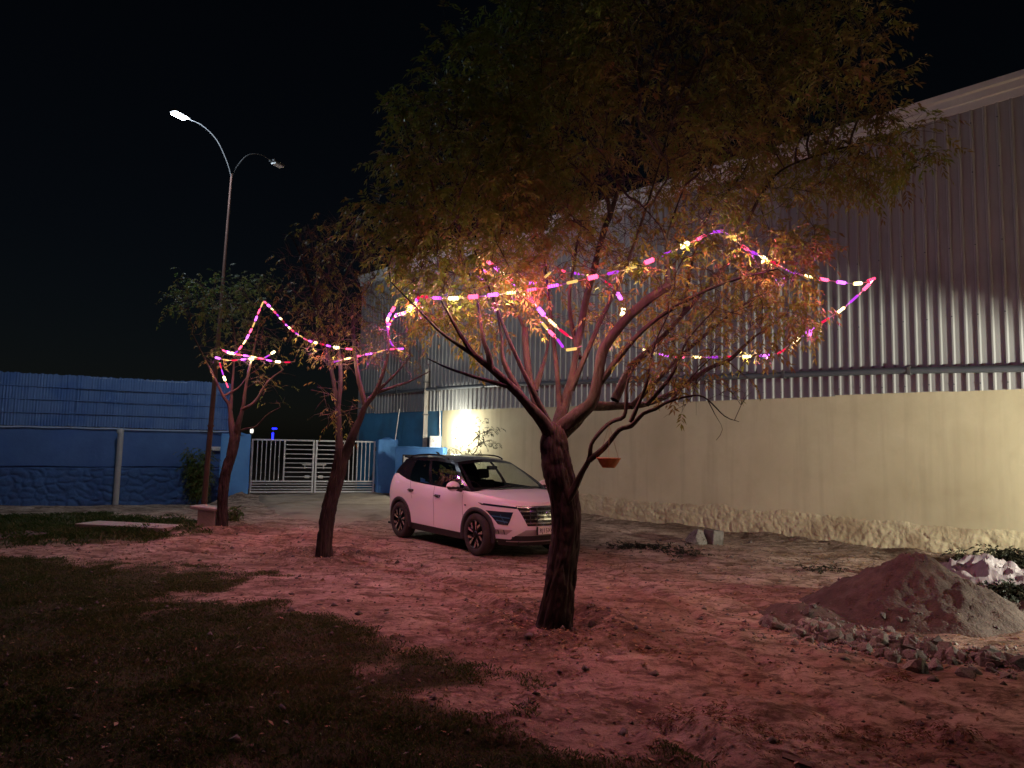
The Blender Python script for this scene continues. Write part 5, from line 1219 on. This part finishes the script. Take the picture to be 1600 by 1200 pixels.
    # mirror
    m = MB(); m.lathe([(0, -.10), (.05, -.09), (.085, -.04), (.09, .02), (.075, .07), (0, .075)], 18, Matrix.Translation((.80, sgn * 1.0, 1.10)) @ Matrix.Rotation(R(-90), 4, 'Y') @ Matrix.Diagonal((.95, 1.35, .8, 1))); mir = m.build('mirror', 'white_paint', car)
    m = MB(); m.tube([(.86, sgn * .85, 1.035), (.82, sgn * .95, 1.05)], [.035, .028], 8); m.build('mirror_arm', 'black_plastic', mir)
    m = MB(); m.lathe([(0, -.108), (.052, -.098), (.088, -.045), (.093, .0)], 18, Matrix.Translation((.80, sgn * 1.0, 1.085)) @ Matrix.Rotation(R(-90), 4, 'Y') @ Matrix.Diagonal((.6, 1.33, .75, 1))); m.build('mirror_base', 'black_plastic', mir)
# roof, windscreen, tailgate glass
def TsS(u, q):   # roof cross
    a = Ts(u); return Vector((a.x + .05 * (1 - q * q) * (1 - 2 * u), a.y * q, a.z + (.055 + .0 * u) * (1 - q * q)))
m = MB(); m.grid(lambda u, v: TsS(u, v * 2 - 1), 20, 16); roof_ = m.build('roof', 'black_gloss', car)
m = MB(); a = Vector((-1.72, 0, 1.535)); m.box(a, (.20, 1.05, .035), M=Matrix.Rotation(R(6), 3, 'Y'), bev=.012); m.build('spoiler', 'black_gloss', car)
m = MB(); m.tube([(-1.35, 0, 1.60), (-1.38, 0, 1.63), (-1.46, 0, 1.65)], [.03, .022, .008], 8); m.build('antenna', 'black_gloss', roof_)
def wind(q, v):
    b = Bs(0); t = Ts(0); bb = Vector((b.x + .13 * (1 - q * q), b.y * q, b.z + .03 * (1 - q * q))); tt = TsS(0, q); p = bb.lerp(tt, v); p.x += .02 * math.sin(math.pi * v); return p
def rearw(q, v):
    b = Bs(1); bb = Vector((b.x - .10 * (1 - q * q), (b.y + .0) * q, b.z)); tt = TsS(1, q); p = bb.lerp(tt, v); return p
for fn, nm, flip in ((wind, 'windscreen', False), (rearw, 'rear_window', True)):
    qs = [-1, -.93, -.6, -.3, 0, .3, .6, .93, 1]; vs_ = [0, .04, .25, .5, .75, .90, 1]
    fr, gl_ = MB(), MB()
    for i in range(len(qs) - 1):
        for j in range(len(vs_) - 1):
            q4 = [fn(qs[i], vs_[j]), fn(qs[i + 1], vs_[j]), fn(qs[i + 1], vs_[j + 1]), fn(qs[i], vs_[j + 1])]
            inside = abs((qs[i] + qs[i + 1]) / 2) < .93 and .04 < (vs_[j] + vs_[j + 1]) / 2 < .90
            (gl_ if inside else fr).add(q4[::-1] if flip else q4, [(0, 1, 2, 3)], True)
    fr.build('glass_surround', 'black_gloss', car); gl_.build(nm, 'car_glass', car)
# bonnet and rear deck caps from the body's top edge
iF = [i for i in range(len(ring)) if rp_(i, 1.0)[0] > 1.02]
m = MB(); nq = 12; vs = []
for i in iF:
    x, y, z = rp_(i, 1.0)
    for k in range(nq + 1):
        q = k / nq * 2 - 1; cr = .045 * min(1, (2.0 - x) / .5 + .15) if x < 2.08 else .0; bul = .012 * (math.exp(-((abs(q) - .62) / .12) ** 2))
        vs.append((x, y * q, z + max(0, cr) * (1 - q * q) + bul * min(1, max(0, (2.0 - x) / .3))))
m.add(vs, [(a * (nq + 1) + k, a * (nq + 1) + k + 1, (a + 1) * (nq + 1) + k + 1, (a + 1) * (nq + 1) + k) for a in range(len(iF) - 1) for k in range(nq)], True); m.build('bonnet', 'white_paint', car)
iR = [i for i in range(len(ring)) if rp_(i, 1.0)[0] < -1.90]
m = MB(); vs = []
for i in iR:
    x, y, z = rp_(i, 1.0)
    for k in range(nq + 1): vs.append((x, y * (k / nq * 2 - 1), z))
m.add(vs, [(a * (nq + 1) + k, a * (nq + 1) + k + 1, (a + 1) * (nq + 1) + k + 1, (a + 1) * (nq + 1) + k) for a in range(len(iR) - 1) for k in range(nq)], True); m.build('tail_deck', 'white_paint', car)
# cabin
m = MB(); m.box((-.4, 0, .22), (3.2, 1.5, .04)); m.box((1.55, 0, .5), (.9, 1.0, .5)); m.build('underbody', 'interior', car)
m = MB(); m.box((.85, 0, .93), (.45, 1.5, .26), bev=.06); m.build('dashboard', 'interior', car)
m = MB(); m.lathe([(.165, -.012), (.185, 0), (.165, .012), (.15, 0), (.165, -.012)], 20, Matrix.Translation((.52, -.38, 1.0)) @ Matrix.Rotation(R(65), 4, 'Y')); m.build('steering_wheel', 'interior', car)
for x, y in ((.05, -.38), (.05, .38), (-.85, -.38), (-.85, .38)):
    st_ = empty('seat', (x, y, .3)); st_.parent = car
    m = MB(); m.box((.0, 0, .2), (.5, .5, .16), bev=.05); m.build('cushion', 'interior', st_)
    m = MB(); m.box((-.27, 0, .53), (.14, .46, .64), M=Matrix.Rotation(R(-14), 3, 'Y'), bev=.05); m.build('backrest', 'interior', st_)
    m = MB(); m.box((-.37, 0, .96), (.10, .27, .18), M=Matrix.Rotation(R(-10), 3, 'Y'), bev=.04); m.build('headrest', 'interior', st_)
    m = MB(); m.tube([(-.35, -.06, .82), (-.37, -.06, .9)], .007, 5); m.tube([(-.35, .06, .82), (-.37, .06, .9)], .007, 5); m.build('headrest_post', 'interior', st_)
m = MB(); m.box((.52, 0, 1.40), (.04, .22, .07), bev=.015); m.build('cabin_mirror', 'interior', car)
m = MB(); m.box((-.5, .75, .75), (2.6, .05, .6)); m.box((-.5, -.75, .75), (2.6, .05, .6)); m.build('door_lining', 'interior', car)
# front face
def fpatch(name, corners, off, mat, par=car, nu=10, nv=5, thick=0.0):
    """corners (y,z) bottom-left, bottom-right, top-right, top-left, laid on the curved nose"""
    c = [Vector(q) for q in corners]
    def fn(u, v, o_=off):
        q = c[0].lerp(c[1], u).lerp(c[3].lerp(c[2], u), v); return (front_x(q.x, q.y) + o_, q.x, q.y)
    m = MB(); m.grid(fn, nu, nv)
    if thick:
        ed = [(u / nu, 0) for u in range(nu + 1)] + [(1, v / nv) for v in range(1, nv + 1)] + [(u / nu, 1) for u in range(nu - 1, -1, -1)] + [(0, v / nv) for v in range(nv - 1, 0, -1)]
        a_ = [fn(u, v) for u, v in ed]; b_ = [fn(u, v, off - thick) for u, v in ed]; n_ = len(ed)
        m.add(a_ + b_, [(i, n_ + i, n_ + (i + 1) % n_, (i + 1) % n_) for i in range(n_)])
    return m.build(name, mat, par)
gr_ = fpatch('grille', [(-.40, .53), (.40, .53), (.56, .845), (-.56, .845)], .006, 'black_gloss', nu=24, nv=6)
for z, w_ in ((.83, .555), (.765, .51), (.70, .475), (.635, .44), (.575, .41)): fpatch('grille_bar', [(-w_, z - .011), (w_, z - .011), (w_ + .006, z + .011), (-w_ - .006, z + .011)], .026, 'chrome', gr_, 24, 1, .02)
for y in np.arange(-.36, .4, .12): fpatch('grille_rib', [(y - .006, .545), (y + .006, .545), (y + .006, .82), (y - .006, .82)], .014, 'black_plastic', gr_, 1, 6, .008)
# emblem: an oval ring holding a slanted letter form
m = MB(); ex = front_x(0, .72) + .034
ring_ = [(ex, .072 * math.cos(a), .725 + .040 * math.sin(a)) for a in np.linspace(0, 2 * math.pi, 33)]; m.tube(ring_, .006, 6, cap=False)
for y0 in (-.030, .030): m.tube([(ex, -(y0 - .012), .725 - .030), (ex, -(y0 + .012), .725 + .030)], .007, 6)
m.tube([(ex, .03, .717), (ex, -.03, .735)], .007, 6); m.build('emblem', 'chrome', gr_)
for s_ in (1, -1):
    def C(*pts): return [(y * s_, z) for y, z in pts]
    hl = fpatch('headlight', C((.655, .535), (.745, .545), (.835, .755), (.60, .745)), .008, 'lens', nu=8, nv=6, thick=.012)
    for a_, b_ in (((.66, .585), (.765, .61)), ((.64, .65), (.80, .675)), ((.69, .57), (.735, .70))):
        fpatch('reflector', C((a_[0], a_[1] - .009), (b_[0], b_[1] - .009), (b_[0], b_[1] + .009), (a_[0], a_[1] + .009)), .0115, 'lens_blue', hl, 4, 1)
    fpatch('day_light', C((.55, .800), (.86, .835), (.872, .868), (.55, .828)), .008, 'lens', nu=10, nv=2, thick=.01)
    fg = fpatch('fog_light', C((.66, .385), (.80, .395), (.845, .465), (.60, .465)), .006, 'silver_paint', nu=8, nv=3)
    for k in range(3): y = .68 + k * .05; fpatch('fog_divider', C((y - .004, .392), (y + .004, .392), (y + .02, .46), (y + .012, .46)), .011, 'black_plastic', fg, 1, 3)
fpatch('skid_plate', [(-.55, .375), (.55, .375), (.42, .47), (-.42, .47)], .012, 'silver_paint', nu=20, nv=3, thick=.012)
lg = fpatch('lower_grille', [(-.62, .29), (.62, .29), (.56, .372), (-.56, .372)], .008, 'black_plastic', nu=20, nv=2)
fpatch('bumper_lip', [(-.64, .272), (.64, .272), (.64, .288), (-.64, .288)], .018, 'silver_paint', nu=24, nv=1, thick=.015)
pl_ = MB(); px_ = xf(.46) + .034; pl_.box((px_, 0, .455), (.012, .50, .115), bev=.004); pl_o = pl_.build('number_plate', 'plate_white', car)
fc = bpy.data.curves.new('plate_text', 'FONT'); fc.body = 'RJ15XC'; fc.size = .098; fc.align_x = 'LEFT'; fc.align_y = 'CENTER'; fc.extrude = .001
to = bpy.data.objects.new('plate_text', fc); COL.objects.link(to); dg = bpy.context.evaluated_depsgraph_get(); tm = bpy.data.meshes.new_from_object(to.evaluated_get(dg)); bpy.data.objects.remove(to)
tm.materials.clear(); to = link('plate_text', tm, 'ink', pl_o); to.matrix_local = Matrix.Translation((px_ + .008, -.225, .455)) @ Matrix(((0, 0, 1, 0), (1, 0, 0, 0), (0, 1, 0, 0), (0, 0, 0, 1))) @ Matrix.Diagonal((.92, 1, 1, 1))
pf = MB(); pf.box((px_ - .006, -.258, .455), (.02, .02, .13)); pf.box((px_ - .006, .258, .455), (.02, .02, .13)); pf.build('plate_holder', 'black_plastic', pl_o)
# tail lamps, bonnet line, side repeater
for s_ in (1, -1):
    m = MB(); m.grid(lambda u, v: (-1.98 - .07 * u, s_ * (side_y(-1.98 - .07 * u, .95) + .006), .88 + .16 * v), 4, 3, flip=s_ > 0); pmat('tail_red', (.30, .01, .015), rough=.15, coat=1); m.build('tail_lamp', 'tail_red', car)
    m = MB(); m.box((1.02, s_ * (side_y(1.02, .80) + .002), .80), (.05, .008, .02)); m.build('side_repeater', 'ink', car)
# wipers
for y in (-.35, .2): mm = MB(); b = wind(y / .6, .05); e_ = wind(y / .6 + .55, .12); mm.tube([b + Vector((.02, 0, .015)), e_ + Vector((.015, 0, .012))], .007, 5); mm.build('wiper', 'black_plastic', car)
